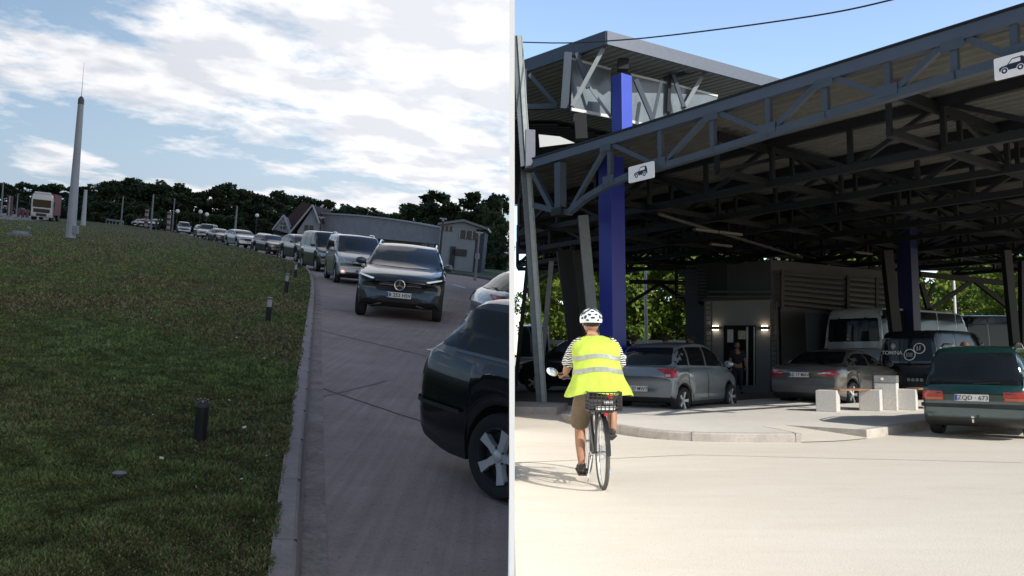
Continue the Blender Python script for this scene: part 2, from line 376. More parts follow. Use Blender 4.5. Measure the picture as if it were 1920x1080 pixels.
def make_car(kind, pm, name, label, cat, loc, heading, group=None, lod=1, plate='B 21 KTL', face='generic', clip=None, scale=1, spokes=5, seams=False, rails=False, tilt=0, darkw=False, **kw):
    """heading: degrees clockwise from the site's +Y"""
    c = Car(kind, **kw); L, W, H = c.L, c.W, c.H; k = c.k; r = k['r']
    t = thing(name, label, cat, loc, -rad(heading), group, scale=scale); parts = []
    def P(mb, nm, mats, parent=None, smooth=30, loc=None, M=None):
        me = mb.mesh(nm, mats, smooth) if isinstance(mb, MB) else mb
        Wm = t.matrix_world.copy()
        if parent is not None and parent is not t: Wm = Wm @ parent.matrix_basis
        Lm = M if M is not None else Matrix.Translation(Vector(loc or (0, 0, 0)))
        if clip is not None:
            me = clip_mesh(me, Wm @ Lm, clip)
            if me is None: return None
        o = link(nm, me, parent or t); o.matrix_basis = Lm; return o
    b = MB(); b.add(c.V, c.F); b.m = list(c.Mi); body = P(b, 'body', [pm, BLACKP], smooth=38)
    fi = k['fo']; zt0 = interp(c.deck, .12); zbelt = c.zbelt
    # glass
    gh = k['gh']; zr = H; w0, zw0 = gh[0]
    zA = gh[0][1]+.05; zB = zr-.085
    g = MB(); ba = c.hw(zA)-.075; bb = c.hw(zB)-.085
    c.decal(g, 'front', [(-ba, zA), (0, zA-.015), (ba, zA), ((ba+bb)/2+.01, (zA+zB)/2), (bb, zB), (0, zB+.02), (-bb, zB), (-(ba+bb)/2-.01, (zA+zB)/2)], off=.008, rnd=.04)
    P(g, 'windshield', GLASSC)
    zD = zbelt(L-.15)+.07; zC = zr-(.13 if not c.vanlike else .16)
    if kind == 'sedan': zD = 1.06; zC = zr-.07
    if 'rwin' in k: zD, zC = k['rwin']
    ba = c.hw(zD)-k.get('rm', .11); bb = c.hw(zC)-k.get('rm', .11)
    g = MB(); c.decal(g, 'rear', [(-ba, zD), (ba, zD), (bb, zC), (-bb, zC)], off=.008, rnd=.07); rw = P(g, 'rear_window', GLASS)
    ghs = c.gh; i0 = next(q for q, z in ghs if z > zbelt(q)+.10)
    i1 = max(q for q, z in ghs if z > zbelt(q)+.16)
    cuts = [i0+.02]+[p for p in k['pil'] if p < i1-.15]+[i1-.06]
    for side in ('right', 'left'):
        for a, bq in zip(cuts, cuts[1:]):
            a2 = a+.035; b2 = bq-.035; bot = [(a2+(b2-a2)*i/6, zbelt(a2+(b2-a2)*i/6)+.045) for i in range(7)]
            top = []
            for i in range(9):
                q = b2+(a2-b2)*i/8; z = interp(ghs, q)-.10
                z = max(z, zbelt(q)+.05); top.append((q, min(z, zr-.12)))
            if max(z for _, z in top)-bot[0][1] < .1: continue
            if a2 > k['pil'][0] and kind == 'bus' and False: continue
            g = MB(); c.decal(g, side, roundpoly([bot[0], bot[3], bot[6]]+top, .025), off=.006, sp=.12); P(g, 'side_window', GLASS)
    if kind == 'estate' and lod:
        for sd in ('right', 'left'):
            g = MB(); n_ = 12; lo_ = [(i0+.05+(i1-i0-.32)*i/n_, zbelt(i0+.05+(i1-i0-.32)*i/n_)+.018) for i in range(n_+1)]
            c.decal(g, sd, lo_+[(q, z+.02) for q, z in lo_[::-1]], off=.012, sp=.2); P(g, 'window_trim', mat('trim_grey', (.12, .13, .15), .35, .5))
    # lamps, plate, grille by face kind
    zl = zt0-.08
    hwf = W/2
    def sym(view, poly, sgn): return [(p[0]*sgn, p[1]) for p in poly]
    if face == 'glc':
        g = MB(); c.decal(g, 'front', [(-.60, .76), (-.52, .88), (0, .905), (.52, .88), (.60, .76), (.48, .62), (0, .6), (-.48, .62)], off=.01, rnd=.03)
        c.decal(g, 'front', [(-.62, .34), (-.4, .5), (.4, .5), (.62, .34), (.5, .27), (-.5, .27)], off=.012, rnd=.02)
        for sg in (1, -1): c.decal(g, 'front', sym('', [(.66, .42), (.70, .60), (.88, .66), (.88, .45)], sg), off=.012, rnd=.02)
        gr = P(g, 'grille', BLACKP)
        s2 = MB(); yF = L/2+.015
        for sg in (1, -1):
            for z_ in (.795, .745):
                c.decal(s2, 'front', sym('', [(.14, z_-.01), (.14, z_+.012), (.30, z_+.022), (.44, z_+.008), (.44, z_-.008), (.30, z_+.002)], sg), off=.024)
            c.decal(s2, 'front', sym('', [(.44, .735), (.46, .735), (.46, .80), (.44, .80)], sg), off=.022)
            c.decal(s2, 'front', sym('', [(.36, .345), (.62, .275), (.80, .30), (.80, .32), (.62, .30), (.38, .37)], sg), off=.03)
        P(s2, 'grille_bar', CHROME, gr)
        s3 = MB(); rg = .105; pts = [(rg*math.cos(a), yF, .765+rg*math.sin(a)) for a in np.linspace(0, 2*PI, 25)]
        s3.tube(pts, .010, 6)
        for a in (90, 210, 330):
            a = rad(a); s3.beam((0, yF, .765), (rg*math.cos(a), yF, .765+rg*math.sin(a)), .012, .022)
        P(s3, 'badge', CHROME, gr)
        s4 = MB(); s4.lathe([(.001, 0), (.125, 0), (.125, -.03)], 20, c=(0, yF-.012, .765), axis='Y'); P(s4, 'badge_disc', BLACKP, gr)
        for sg in (1, -1):
            h = MB(); c.decal(h, 'front', sym('', [(.50, .775), (.56, .875), (.72, .905), (.86, .93), (.88, .86), (.74, .79), (.6, .755)], sg), mi=0, off=.012, rnd=.015)
            c.decal(h, 'front', sym('', [(.545, .852), (.56, .875), (.72, .905), (.86, .932), (.865, .905), (.72, .872), (.6, .845)], sg), mi=1, off=.020)
            P(h, 'headlight', [GLASS, LAMPON])
        for sg in (1, -1):
            h = MB(); c.decal(h, 'front', sym('', [(.42, .50), (.66, .42), (.74, .58), (.90, .62), (.92, .665), (.70, .64), (.6, .52)], sg), off=.02, rnd=.01); P(h, 'bumper_trim', pm)
        pz = .555
    elif face == 'citan':
        g = MB(); c.decal(g, 'front', [(-.34, .70), (-.40, .84), (0, .875), (.40, .84), (.34, .70), (0, .66)], off=.01, rnd=.03)
        c.decal(g, 'front', [(-.7, .30), (-.55, .44), (.55, .44), (.7, .30), (.5, .26), (-.5, .26)], off=.01, rnd=.02); gr = P(g, 'grille', BLACKP)
        s3 = MB(); yF = L/2+.01; rg = .075
        s3.tube([(rg*math.cos(a), yF, .77+rg*math.sin(a)) for a in np.linspace(0, 2*PI, 19)], .009, 6)
        for a in (90, 210, 330): a = rad(a); s3.beam((0, yF, .77), (rg*math.cos(a), yF, .77+rg*math.sin(a)), .01, .016)
        for z_ in (.73, .80):
            for sg in (1, -1): c.decal(s3, 'front', sym('', [(.1, z_), (.1, z_+.018), (.36, z_+.02), (.35, z_)], sg), off=.02)
        P(s3, 'badge', CHROME, gr)
        for sg in (1, -1):
            h = MB(); c.decal(h, 'front', sym('', [(.46, .70), (.46, .82), (.62, .94), (.80, .99), (.84, .88), (.78, .73), (.62, .67)], sg), off=.012, rnd=.05); P(h, 'headlight', LAMPG)
            h = MB(); c.decal(h, 'front', sym('', [(.62, .42), (.62, .50), (.74, .5), (.74, .42)], sg), off=.014, rnd=.03); P(h, 'fog_lamp', FOGON if sg == 1 else LAMPG)
        pz = .50
    else:
        gw = k.get('gw', .42); g = MB()
        c.decal(g, 'front', [(-gw, zl-.17), (-gw*1.05, zl-.02), (gw*1.05, zl-.02), (gw, zl-.17), (gw*.8, zl-.2), (-gw*.8, zl-.2)], off=.01, rnd=.02)
        c.decal(g, 'front', [(-.6, .30), (-.52, .43), (.52, .43), (.6, .30)], off=.01, rnd=.02)
        gr = P(g, 'grille', BLACKP)
        if lod:
            s3 = MB(); yF = L/2+.012
            for z_ in (zl-.06, zl-.12): c.decal(s3, 'front', [(-gw*.9, z_-.007), (gw*.9, z_-.007), (gw*.9, z_+.007), (-gw*.9, z_+.007)], off=.02)
            P(s3, 'grille_bar', CHROME, gr)
        for sg in (1, -1):
            h = MB(); c.decal(h, 'front', sym('', [(gw+.06, zl-.14), (gw+.04, zl-.02), (W*.40, zl+.05), (W*.465, zl+.07), (W*.465, zl-.05), (W*.40, zl-.13)], sg), off=.012, rnd=.03); P(h, 'headlight', LAMPG)
        pz = zl-.29
    def plate_at(yy, z, rz, txt, tilt=0):
        if not plate: return
        m = MB(); m.box((0, 0, 0), (.52, .012, .115), mi=0); m.box((-.237, -.0075, 0), (.04, .004, .105), mi=1)
        fr = MB()
        M = Matrix.Translation((0, yy, z)) @ Matrix.Rotation(rz, 4, 'Z')
        pp = P(m, 'number_plate', [PLATE, BLUEB], M=M, smooth=None)
        if pp and lod:
            tm = text_mesh(txt, .105, INK); P(tm, 'lettering', INK, pp, M=Matrix.Translation((.022, -.0085, -.003)) @ Matrix.Rotation(PI/2, 4, 'X'))
    plate_at(L/2+.035, pz, PI, plate)
    # rear
    rk = k.get('rear', 'hatch')
    if rk == 'hatch':      # tall lamps at the corners
        for sg, sd in ((1, 'right'), (-1, 'left')):
            h = MB(); c.decal(h, 'rear', sym('', [(W*.34, .80), (W*.43, .80), (W*.43, zbelt(L-.2)-.03), (W*.41, zbelt(L-.2)-.03), (W*.37, .93)], sg), off=.014)
            c.decal(h, sd, [(L-.30, .80), (L-.13, .79), (L-.13, zbelt(L-.2)-.03), (L-.27, zbelt(L-.2)-.03)], off=.012, rnd=.02)
            c.decal(h, 'rear', sym('', [(W*.36, .82), (W*.42, .82), (W*.42, .87), (W*.375, .87)], sg), mi=1, off=.02)
            P(h, 'tail_light', [REDL, LAMPG])
        pr = .56
    elif rk == 'estate':
        for sg, sd in ((1, 'right'), (-1, 'left')):
            h = MB(); c.decal(h, 'rear', sym('', [(W*.27, .68), (W*.445, .68), (W*.445, .84), (W*.27, .84)], sg), off=.014, rnd=.015)
            c.decal(h, 'rear', sym('', [(W*.28, .69), (W*.44, .69), (W*.44, .735), (W*.28, .735)], sg), mi=1, off=.02)
            c.decal(h, sd, [(L-.22, .68), (L-.12, .68), (L-.12, .84), (L-.22, .84)], off=.012); P(h, 'tail_light', [REDL, AMBL])
        h = MB(); c.decal(h, 'rear', [(-W*.48, .56), (W*.48, .56), (W*.48, .615), (-W*.48, .615)], off=.035)
        for sd in ('right', 'left'): c.decal(h, sd, [(c.ws[1]+.4, .56), (L-.05, .56), (L-.05, .615), (c.ws[1]+.4, .615)], off=.03)
        P(h, 'bumper_strip', BLACKP)
        h = MB(); h.tube([(.02, -L/2-.0, .33), (.02, -L/2-.10, .33), (.02, -L/2-.13, .38)], .018, 8); h.sphere((.02, -L/2-.13, .42), .03, 8); P(h, 'tow_ball', CHROME)
        pr = .74
    elif rk == 'oldestate':
        dr_ = mat('red_lens_unlit', (.10, .012, .012), .3, 0, .4, noise=.3)
        for sg, sd in ((1, 'right'), (-1, 'left')):
            h = MB(); c.decal(h, sd, [(L-.19, .60), (L-.13, .60), (L-.13, .86), (L-.19, .86)], off=.01); c.decal(h, 'rear', sym('', [(W*.36, .60), (W*.43, .60), (W*.43, .86), (W*.36, .86)], sg), off=.012); P(h, 'tail_light', dr_)
        h = MB(); c.decal(h, 'rear', [(-W*.44, .53), (W*.44, .53), (W*.44, .56), (-W*.44, .56)], off=.03)
        for sd in ('right', 'left'): c.decal(h, sd, [(c.ws[1]+.4, .53), (L-.12, .53), (L-.12, .56), (c.ws[1]+.4, .56)], off=.02)
        P(h, 'bumper_strip', BLACKP); pr = .74
    elif rk == 'sedan':
        for sg, sd in ((1, 'right'), (-1, 'left')):
            h = MB(); c.decal(h, 'rear', sym('', [(W*.25, .78), (W*.44, .76), (W*.44, .90), (W*.36, .92), (W*.25, .87)], sg), off=.014)
            c.decal(h, 'rear', sym('', [(W*.25, .83), (W*.40, .83), (W*.40, .865), (W*.25, .85)], sg), mi=1, off=.02)
            c.decal(h, sd, [(L-.28, .80), (L-.12, .77), (L-.12, .90), (L-.24, .90)], off=.012, rnd=.02); P(h, 'tail_light', [REDL, LAMPG])
        pr = .80
    elif rk == 'van':
        for sg, sd in ((1, 'right'), (-1, 'left')):
            h = MB(); c.decal(h, 'rear', sym('', [(W*.41, .68), (W*.465, .68), (W*.455, 1.35), (W*.42, 1.35)], sg), off=.014, rnd=.02)
            c.decal(h, 'rear', sym('', [(W*.415, 1.0), (W*.46, 1.0), (W*.455, 1.33), (W*.425, 1.33)], sg), mi=1, off=.02); P(h, 'tail_light', [REDL, LAMPG])
        pr = .62
    elif rk == 'bus':
        for sg in (1, -1):
            h = MB(); c.decal(h, 'rear', sym('', [(W*.40, .75), (W*.465, .75), (W*.465, 1.25), (W*.43, 1.25)], sg), off=.014, rnd=.02); P(h, 'tail_light', REDL)
        pr = .62
    if lod:
        plate_at(-L/2-.03, pr, 0, plate)
    if rk in ('hatch', 'estate') and lod:
        h = MB(); yb = -L/2
        hb, _, _, _ = c.bvh.ray_cast(Vector((0, -6, zD+.02)), Vector((0, 1, 0)))
        if hb: h.tube([(0, hb.y-.02, zD+.0), (.08, hb.y-.02, zD+.015), (.42, hb.y+.0, zD+.035)], .008, 6); P(h, 'wiper', BLACKP)
    if seams:
        segs = [i0-.05]+[p+.0 for p in k['pil'][:1]]+[min(k['pil'][1] if len(k['pil']) > 1 else i1, c.ws[1]-.15)+.12]
        for sd in ('right', 'left'):
            for a, bq in zip(segs, segs[1:]):
                a = max(a, c.ws[0]+r*1.25)
                ra = max(0, r*1.42-(c.ws[1]-bq))
                def dp(e): return [(a+.02-e, k['z0']+.12-e), (bq-ra-.02+e, k['z0']+.12-e), (bq-.02+e, k['z0']+.12+(ra*1.9 if ra else 0)), (bq-.02+e, zbelt(bq)-.02), (a+.02-e, zbelt(a)-.02)]
                d = MB(); c.decal(d, sd, dp(.010), mi=1, off=.003, sp=.1); c.decal(d, sd, dp(0), mi=0, off=.006, sp=.1)
                dr = P(d, 'door', [pm, INK])
                h = MB(); sx = 1 if sd == 'right' else -1; zz = zbelt(bq)-.12
                hb, _, _, _ = c.bvh.ray_cast(Vector((3*sx, L/2-(bq-.2), zz)), Vector((-sx, 0, 0)))
                if hb and dr: h.box((hb.x+sx*.022, L/2-(bq-.2), zz), (.025, .18, .03)); P(h, 'door_handle', k.get('hm', pm), dr, smooth=None)
    if rails:
        for sx in (1, -1):
            h = MB(); q = [(sx*(c.hw(H)-.05), L/2-a, interp(ghs, a)+(.035 if 0 < i < 5 else -.03)) for i, a in enumerate(np.linspace(2.3, L-.75, 6))]
            h.tube(q, .018, 6); P(h, 'roof_rail', k.get('railm', CHROME))
    for sx in (1, -1):
        h = MB(); q = i0+.12; zz = zbelt(q)+.10; xx = c.hw(zz)+.13
        h.sphere((sx*xx, L/2-q, zz), (.12, .06, .085), 10, mi=0); h.beam((sx*(xx-.1), L/2-q, zz-.05), (sx*(xx-.2), L/2-q+.02, zz-.08), .04, .04, mi=1)
        P(h, 'mirror', [k.get('mm', pm), BLACKP])
    tm, rm = wheel_meshes(r, .21 if not kind == 'bus' else .26, spokes, dark=darkw)
    for q in c.ws:
        for sx in (1, -1):
            M = Matrix.Translation((sx*(W/2-.115), L/2-q, r)) @ Matrix.Rotation(0 if sx == 1 else PI, 4, 'Z')
            wo = P(tm, 'wheel', None, M=M)
            if wo is None and clip is not None: continue
            P(rm, 'rim', None, wo, M=Matrix.Identity(4))
    return t, c, P
# ================================================================== LANE SITE (left, sloping verge with the queue)
COL = C_LANE; FR = ML
def ground_poly(name, pts, m, z=0, kind='structure', label=None, cat=None):
    mb = MB(); mb.add([(p[0], p[1], z) for p in pts], [tuple(range(len(pts)))]); return solo(name, mb, m, label, cat, kind=kind)
# materials with patches
def ground_mat(name, stops, scales, bump=.3, bs=40, rough=.9, extra=None):
    m = bpy.data.materials.new(name); m.use_nodes = True; nt = m.node_tree; b = nt.nodes['Principled BSDF']; b.inputs['Roughness'].default_value = rough
    b.inputs['Specular IOR Level'].default_value = .25
    tc = nt.nodes.new('ShaderNodeTexCoord'); fac = None
    for s_, w in scales:
        mp = nt.nodes.new('ShaderNodeMapping'); nt.links.new(tc.outputs['Object'], mp.inputs['Vector'])
        if isinstance(s_, tuple): mp.inputs['Scale'].default_value = s_; sc_ = 1
        else: sc_ = s_
        n = nt.nodes.new('ShaderNodeTexNoise'); n.inputs['Scale'].default_value = sc_; n.inputs['Detail'].default_value = 7; n.inputs['Roughness'].default_value = .6
        nt.links.new(mp.outputs['Vector'], n.inputs['Vector'])
        mu = nt.nodes.new('ShaderNodeMath'); mu.operation = 'MULTIPLY'; mu.inputs[1].default_value = w; nt.links.new(n.outputs['Fac'], mu.inputs[0])
        if fac is None: fac = mu.outputs[0]
        else:
            ad = nt.nodes.new('ShaderNodeMath'); ad.operation = 'ADD'; nt.links.new(fac, ad.inputs[0]); nt.links.new(mu.outputs[0], ad.inputs[1]); fac = ad.outputs[0]
    r = nt.nodes.new('ShaderNodeValToRGB'); els = r.color_ramp.elements
    for i, (p, c) in enumerate(stops):
        e = els[i] if i < 2 else els.new(p); e.position = p; e.color = (*c, 1)
    nt.links.new(fac, r.inputs['Fac']); out = r.outputs['Color']
    if extra: out = extra(nt, tc, out)
    nt.links.new(out, b.inputs['Base Color'])
    n2 = nt.nodes.new('ShaderNodeTexNoise'); n2.inputs['Scale'].default_value = bs; n2.inputs['Detail'].default_value = 5
    bp = nt.nodes.new('ShaderNodeBump'); bp.inputs['Strength'].default_value = bump; bp.inputs['Distance'].default_value = .03
    nt.links.new(tc.outputs['Object'], n2.inputs['Vector']); nt.links.new(n2.outputs['Fac'], bp.inputs['Height']); nt.links.new(bp.outputs['Normal'], b.inputs['Normal'])
    return m
GRASSM = ground_mat('grass_soil', [(.36, (.055, .036, .024)), (.45, (.058, .056, .024)), (.56, (.050, .075, .028)), (.68, (.056, .105, .034))], [(.35, .4), (1.6, .35), (14, .25)], bump=.9, bs=22)
FIELDM = ground_mat('far_field', [(.35, (.03, .035, .015)), (.6, (.035, .06, .02))], [(.05, .6), (.6, .4)])
def concrete_extra(nt, tc, col):
    # rough drag marks along the lane and dark speckle
    mp = nt.nodes.new('ShaderNodeMapping'); mp.inputs['Rotation'].default_value = (0, 0, rad(9)); mp.inputs['Scale'].default_value = (9, .22, 1)
    nt.links.new(tc.outputs['Object'], mp.inputs['Vector'])
    n = nt.nodes.new('ShaderNodeTexNoise'); n.inputs['Scale'].default_value = 2; n.inputs['Detail'].default_value = 8; nt.links.new(mp.outputs['Vector'], n.inputs['Vector'])
    r = nt.nodes.new('ShaderNodeValToRGB'); r.color_ramp.elements[0].position = .3; r.color_ramp.elements[0].color = (.74, .72, .73, 1); r.color_ramp.elements[1].position = .68; r.color_ramp.elements[1].color = (1.12, 1.12, 1.12, 1)
    nt.links.new(n.outputs['Fac'], r.inputs['Fac'])
    m = nt.nodes.new('ShaderNodeMixRGB'); m.blend_type = 'MULTIPLY'; m.inputs['Fac'].default_value = .55
    nt.links.new(col, m.inputs['Color1']); nt.links.new(r.outputs['Color'], m.inputs['Color2'])
    v = nt.nodes.new('ShaderNodeTexNoise'); v.inputs['Scale'].default_value = 45; v.inputs['Detail'].default_value = 3; nt.links.new(tc.outputs['Object'], v.inputs['Vector'])
    r2 = nt.nodes.new('ShaderNodeValToRGB'); r2.color_ramp.elements[0].position = .33; r2.color_ramp.elements[0].color = (.45, .45, .45, 1); r2.color_ramp.elements[1].position = .42; r2.color_ramp.elements[1].color = (1, 1, 1, 1)
    nt.links.new(v.outputs['Fac'], r2.inputs['Fac'])
    m2 = nt.nodes.new('ShaderNodeMixRGB'); m2.blend_type = 'MULTIPLY'; m2.inputs['Fac'].default_value = .5
    nt.links.new(m.outputs['Color'], m2.inputs['Color1']); nt.links.new(r2.outputs['Color'], m2.inputs['Color2']); return m2.outputs['Color']
LANEM = ground_mat('lane_concrete', [(.34, (.245, .190, .172)), (.5, (.33, .262, .24)), (.66, (.41, .335, .31))], [(.25, .45), (2.2, .35), (18, .2)], bump=.35, bs=70, extra=concrete_extra)
KERBL = ground_mat('kerb_stone', [(.35, (.22, .19, .18)), (.65, (.34, .29, .275))], [(1.5, .6), (22, .4)], bump=.4, bs=90)

ZG = .10
terr = MB(); terr.add([(-600, -6, -.03), (-.02, -6, -.03), (-.02, 700, -.03), (-600, 700, -.03)], [(0, 1, 2, 3)]); solo('terrain', terr, FIELDM, kind='structure')
kpx = [(546, 1130), (553, 1080), (561, 930), (568, 822), (577, 720), (583, 640), (588, 580), (590, 540), (586, 516), (575, 501), (552, 490), (505, 477), (440, 461), (400, 451.5), (350, 440), (300, 428), (250, 417)]
kin = [LG(x, y, .12) for x, y in kpx]
def smooth_line(P, n=5):
    out = []; Q = [P[0]]+P+[P[-1]]
    for i in range(1, len(Q)-2):
        for k in range(n):
            t = k/n; p0, p1, p2, p3 = Q[i-1:i+3]
            out.append(.5*((2*p1)+(p2-p0)*t+(2*p0-5*p1+4*p2-p3)*t*t+(3*p1-p0-3*p2+p3)*t**3))
    out.append(P[-1]); return out
kl = smooth_line(kin)
def offset_line(P, d):
    out = []
    for i, p in enumerate(P):
        t = (P[min(i+1, len(P)-1)]-P[max(i-1, 0)]).normalized(); out.append(p+Vector((-t.y, t.x, 0))*d)
    return out
KW = .115
kout = offset_line(kl, KW)
# lane surface: from kerb to the boundary of the site, plus the far strip under the queue
far = [Vector((-.02, 75, 0)), Vector((-.02, -3, 0))]
rp = [(kl[0].x-.8, -3)]+[(p.x-.02, p.y) for p in kl]
last = kl[-1]; rp += [(last.x+9, last.y+30), (last.x+40, last.y-20), (-28, 86), (-.02, 75), (-.02, -3)]
ground_poly('road', rp, LANEM, 0)
# kerb: sloped stones with joints
kb = MB(); n = len(kl)
acc = 0
V = []
for i in range(n):
    a = kl[i]; b = kout[i]; t = (kl[min(i+1, n-1)]-kl[max(i-1, 0)]).normalized(); nn = Vector((-t.y, t.x, 0))
    V += [a-nn*.02+Vector((0, 0, -.13)), a+Vector((0, 0, -.015)), a+nn*.018, b, b+Vector((0, 0, -.1))]
kb.add(V, [(i*5+j, i*5+5+j, i*5+6+j, i*5+1+j) for i in range(n-1) for j in range(4)])
solo('kerb', kb, KERBL, kind='structure')
jm = MB(); acc = 0; nxt = .7
for i in range(n-1):
    seg = (kl[i+1]-kl[i]).length
    while nxt < acc+seg and nxt < 30:
        p = kl[i].lerp(kl[i+1], (nxt-acc)/seg); t = (kl[i+1]-kl[i]).normalized(); nn = Vector((-t.y, t.x, 0))
        jm.beam(p-nn*.001+Vector((0, 0, -.056)), p+nn*(KW)+Vector((0, 0, -.056)), .004, .113); nxt += 1.0
    acc += seg
solo('kerb_joint', jm, mat('kerb_joint_tone', (.07, .065, .06), .9), kind='structure')
# grey gutter strip beside the kerb
gt = MB(); gi = offset_line(kl, -.03); go = offset_line(kl, -.16)
gt.add([(p.x, p.y, .005) for q in zip(gi, go) for p in q], [(2*i, 2*i+1, 2*i+3, 2*i+2) for i in range(len(gi)-1)][: 50])
solo('gutter', gt, ground_mat('gutter_concrete', [(.35, (.15, .12, .105)), (.65, (.36, .30, .28))], [(2.5, .6), (25, .4)], bump=.5), kind='structure')
# verge: grass sheet behind the kerb
gp = [(kout[0].x-.5, -3)]+[(p.x, p.y) for p in kout]+[(last.x-30, last.y+60), (-420, 620), (-420, 100), (-60, -3)]
# keep the truck park free: the verge ends at its near edge
tp = [LG(-160, 415), LG(0, 412), LG(62, 416), LG(112, 410), LG(140, 404)]
verge = [(kout[0].x-.5, -3)]+[(p.x, p.y) for p in kout]+[(last.x-3, last.y+30)]+[(tp[4].x, tp[4].y)]+[(p.x, p.y) for p in tp[3::-1]]+[(-130, 20), (-40, -3)]
vm = MB(); vm.add([(x, y, ZG) for x, y in verge], [tuple(range(len(verge)))])
vo = solo('verge', vm, GRASSM, kind='structure')
bmv = bmesh.new(); bmv.from_mesh(vo.data); bmesh.ops.triangulate(bmv, faces=bmv.faces[:]); bmv.to_mesh(vo.data); bmv.free()
park = [(tp[0].x, tp[0].y), (tp[1].x, tp[1].y), (tp[2].x, tp[2].y), (tp[3].x, tp[3].y)]+[(LG(x, y).x, LG(x, y).y) for x, y in ((75, 398), (20, 389.5), (-100, 378))]
ground_poly('truck_park', park, ground_mat('park_concrete', [(.35, (.22, .20, .21)), (.65, (.34, .31, .33))], [(.1, .6), (1, .4)]), .0)
# lane joints and cracks
def strip(name, pts, w, m, z=.004, kind='structure'):
    mb = MB(); P = [Vector((p[0], p[1], 0)) for p in pts]; A = offset_line(P, w/2); B = offset_line(P, -w/2)
    mb.add([(p.x, p.y, z) for q in zip(A, B) for p in q], [(2*i+1, 2*i+3, 2*i+2, 2*i) for i in range(len(P)-1)]); return solo(name, mb, m, kind=kind)
def wob(a, b, n=14, amp=.01):
    a = Vector((a[0], a[1], 0)); b = Vector((b[0], b[1], 0)); d = (b-a).normalized(); nn = Vector((-d.y, d.x, 0))
    return [a.lerp(b, i/n)+nn*random.uniform(-amp, amp) for i in range(n+1)]
DARKJ = mat('joint_dark', (.085, .075, .07), .9)
for (a, b, w) in (((585, 722), (885, 822), .022), ((588, 617), (800, 668), .026), ((592, 578), (664, 585), .03)):
    strip('lane_joint', wob(LG(*a), LG(*b), 18, .012), w, DARKJ)
strip('lane_joint', wob(LG(590, 748), LG(728, 714), 10, .015), .035, mat('joint_soft', (.15, .13, .12), .9), z=.003)
strip('lane_marking', [LG(850, 533), LG(873, 540.5)], .14, mat('marking_white', (.62, .62, .60), .7, noise=.3, nscale=20))
# far grass island with kerb
ip = [LG(*p) for p in ((818, 498), (830, 508), (846, 514), (880, 518), (925, 526), (958, 532.5), (958, 512), (930, 500), (880, 492), (835, 489))]
isl = MB(); nI = len(ip); isl.add([(min(p.x, -.03), p.y, .13) for p in ip]+[(min(p.x, -.03), p.y, -.02) for p in ip], [tuple(range(nI))]+[(i, (i+1) % nI, (i+1) % nI+nI, i+nI) for i in range(nI)])
solo('grass_island', isl, mat('island_grass', (.045, .075, .022), .9, noise=.6, nscale=2.5, bump=.8, bscale=8), kind='structure')
ki = smooth_line([Vector((min(p.x, -.03), p.y, 0)) for p in ip[:6]], 4); ko = offset_line(ki, -.28)
kbb = MB(); kbb.add([(min(p.x, -.03), p.y, z) for a, b in zip(ki, ko) for p, z in ((a, .15), (b, .15), (b, 0))], [(3*i+j, 3*i+3+j, 3*i+4+j, 3*i+1+j) for i in range(len(ki)-1) for j in range(2)])
solo('island_kerb', kbb, mat('island_kerb_stone', (.11, .105, .11), .9, noise=.3), kind='structure')

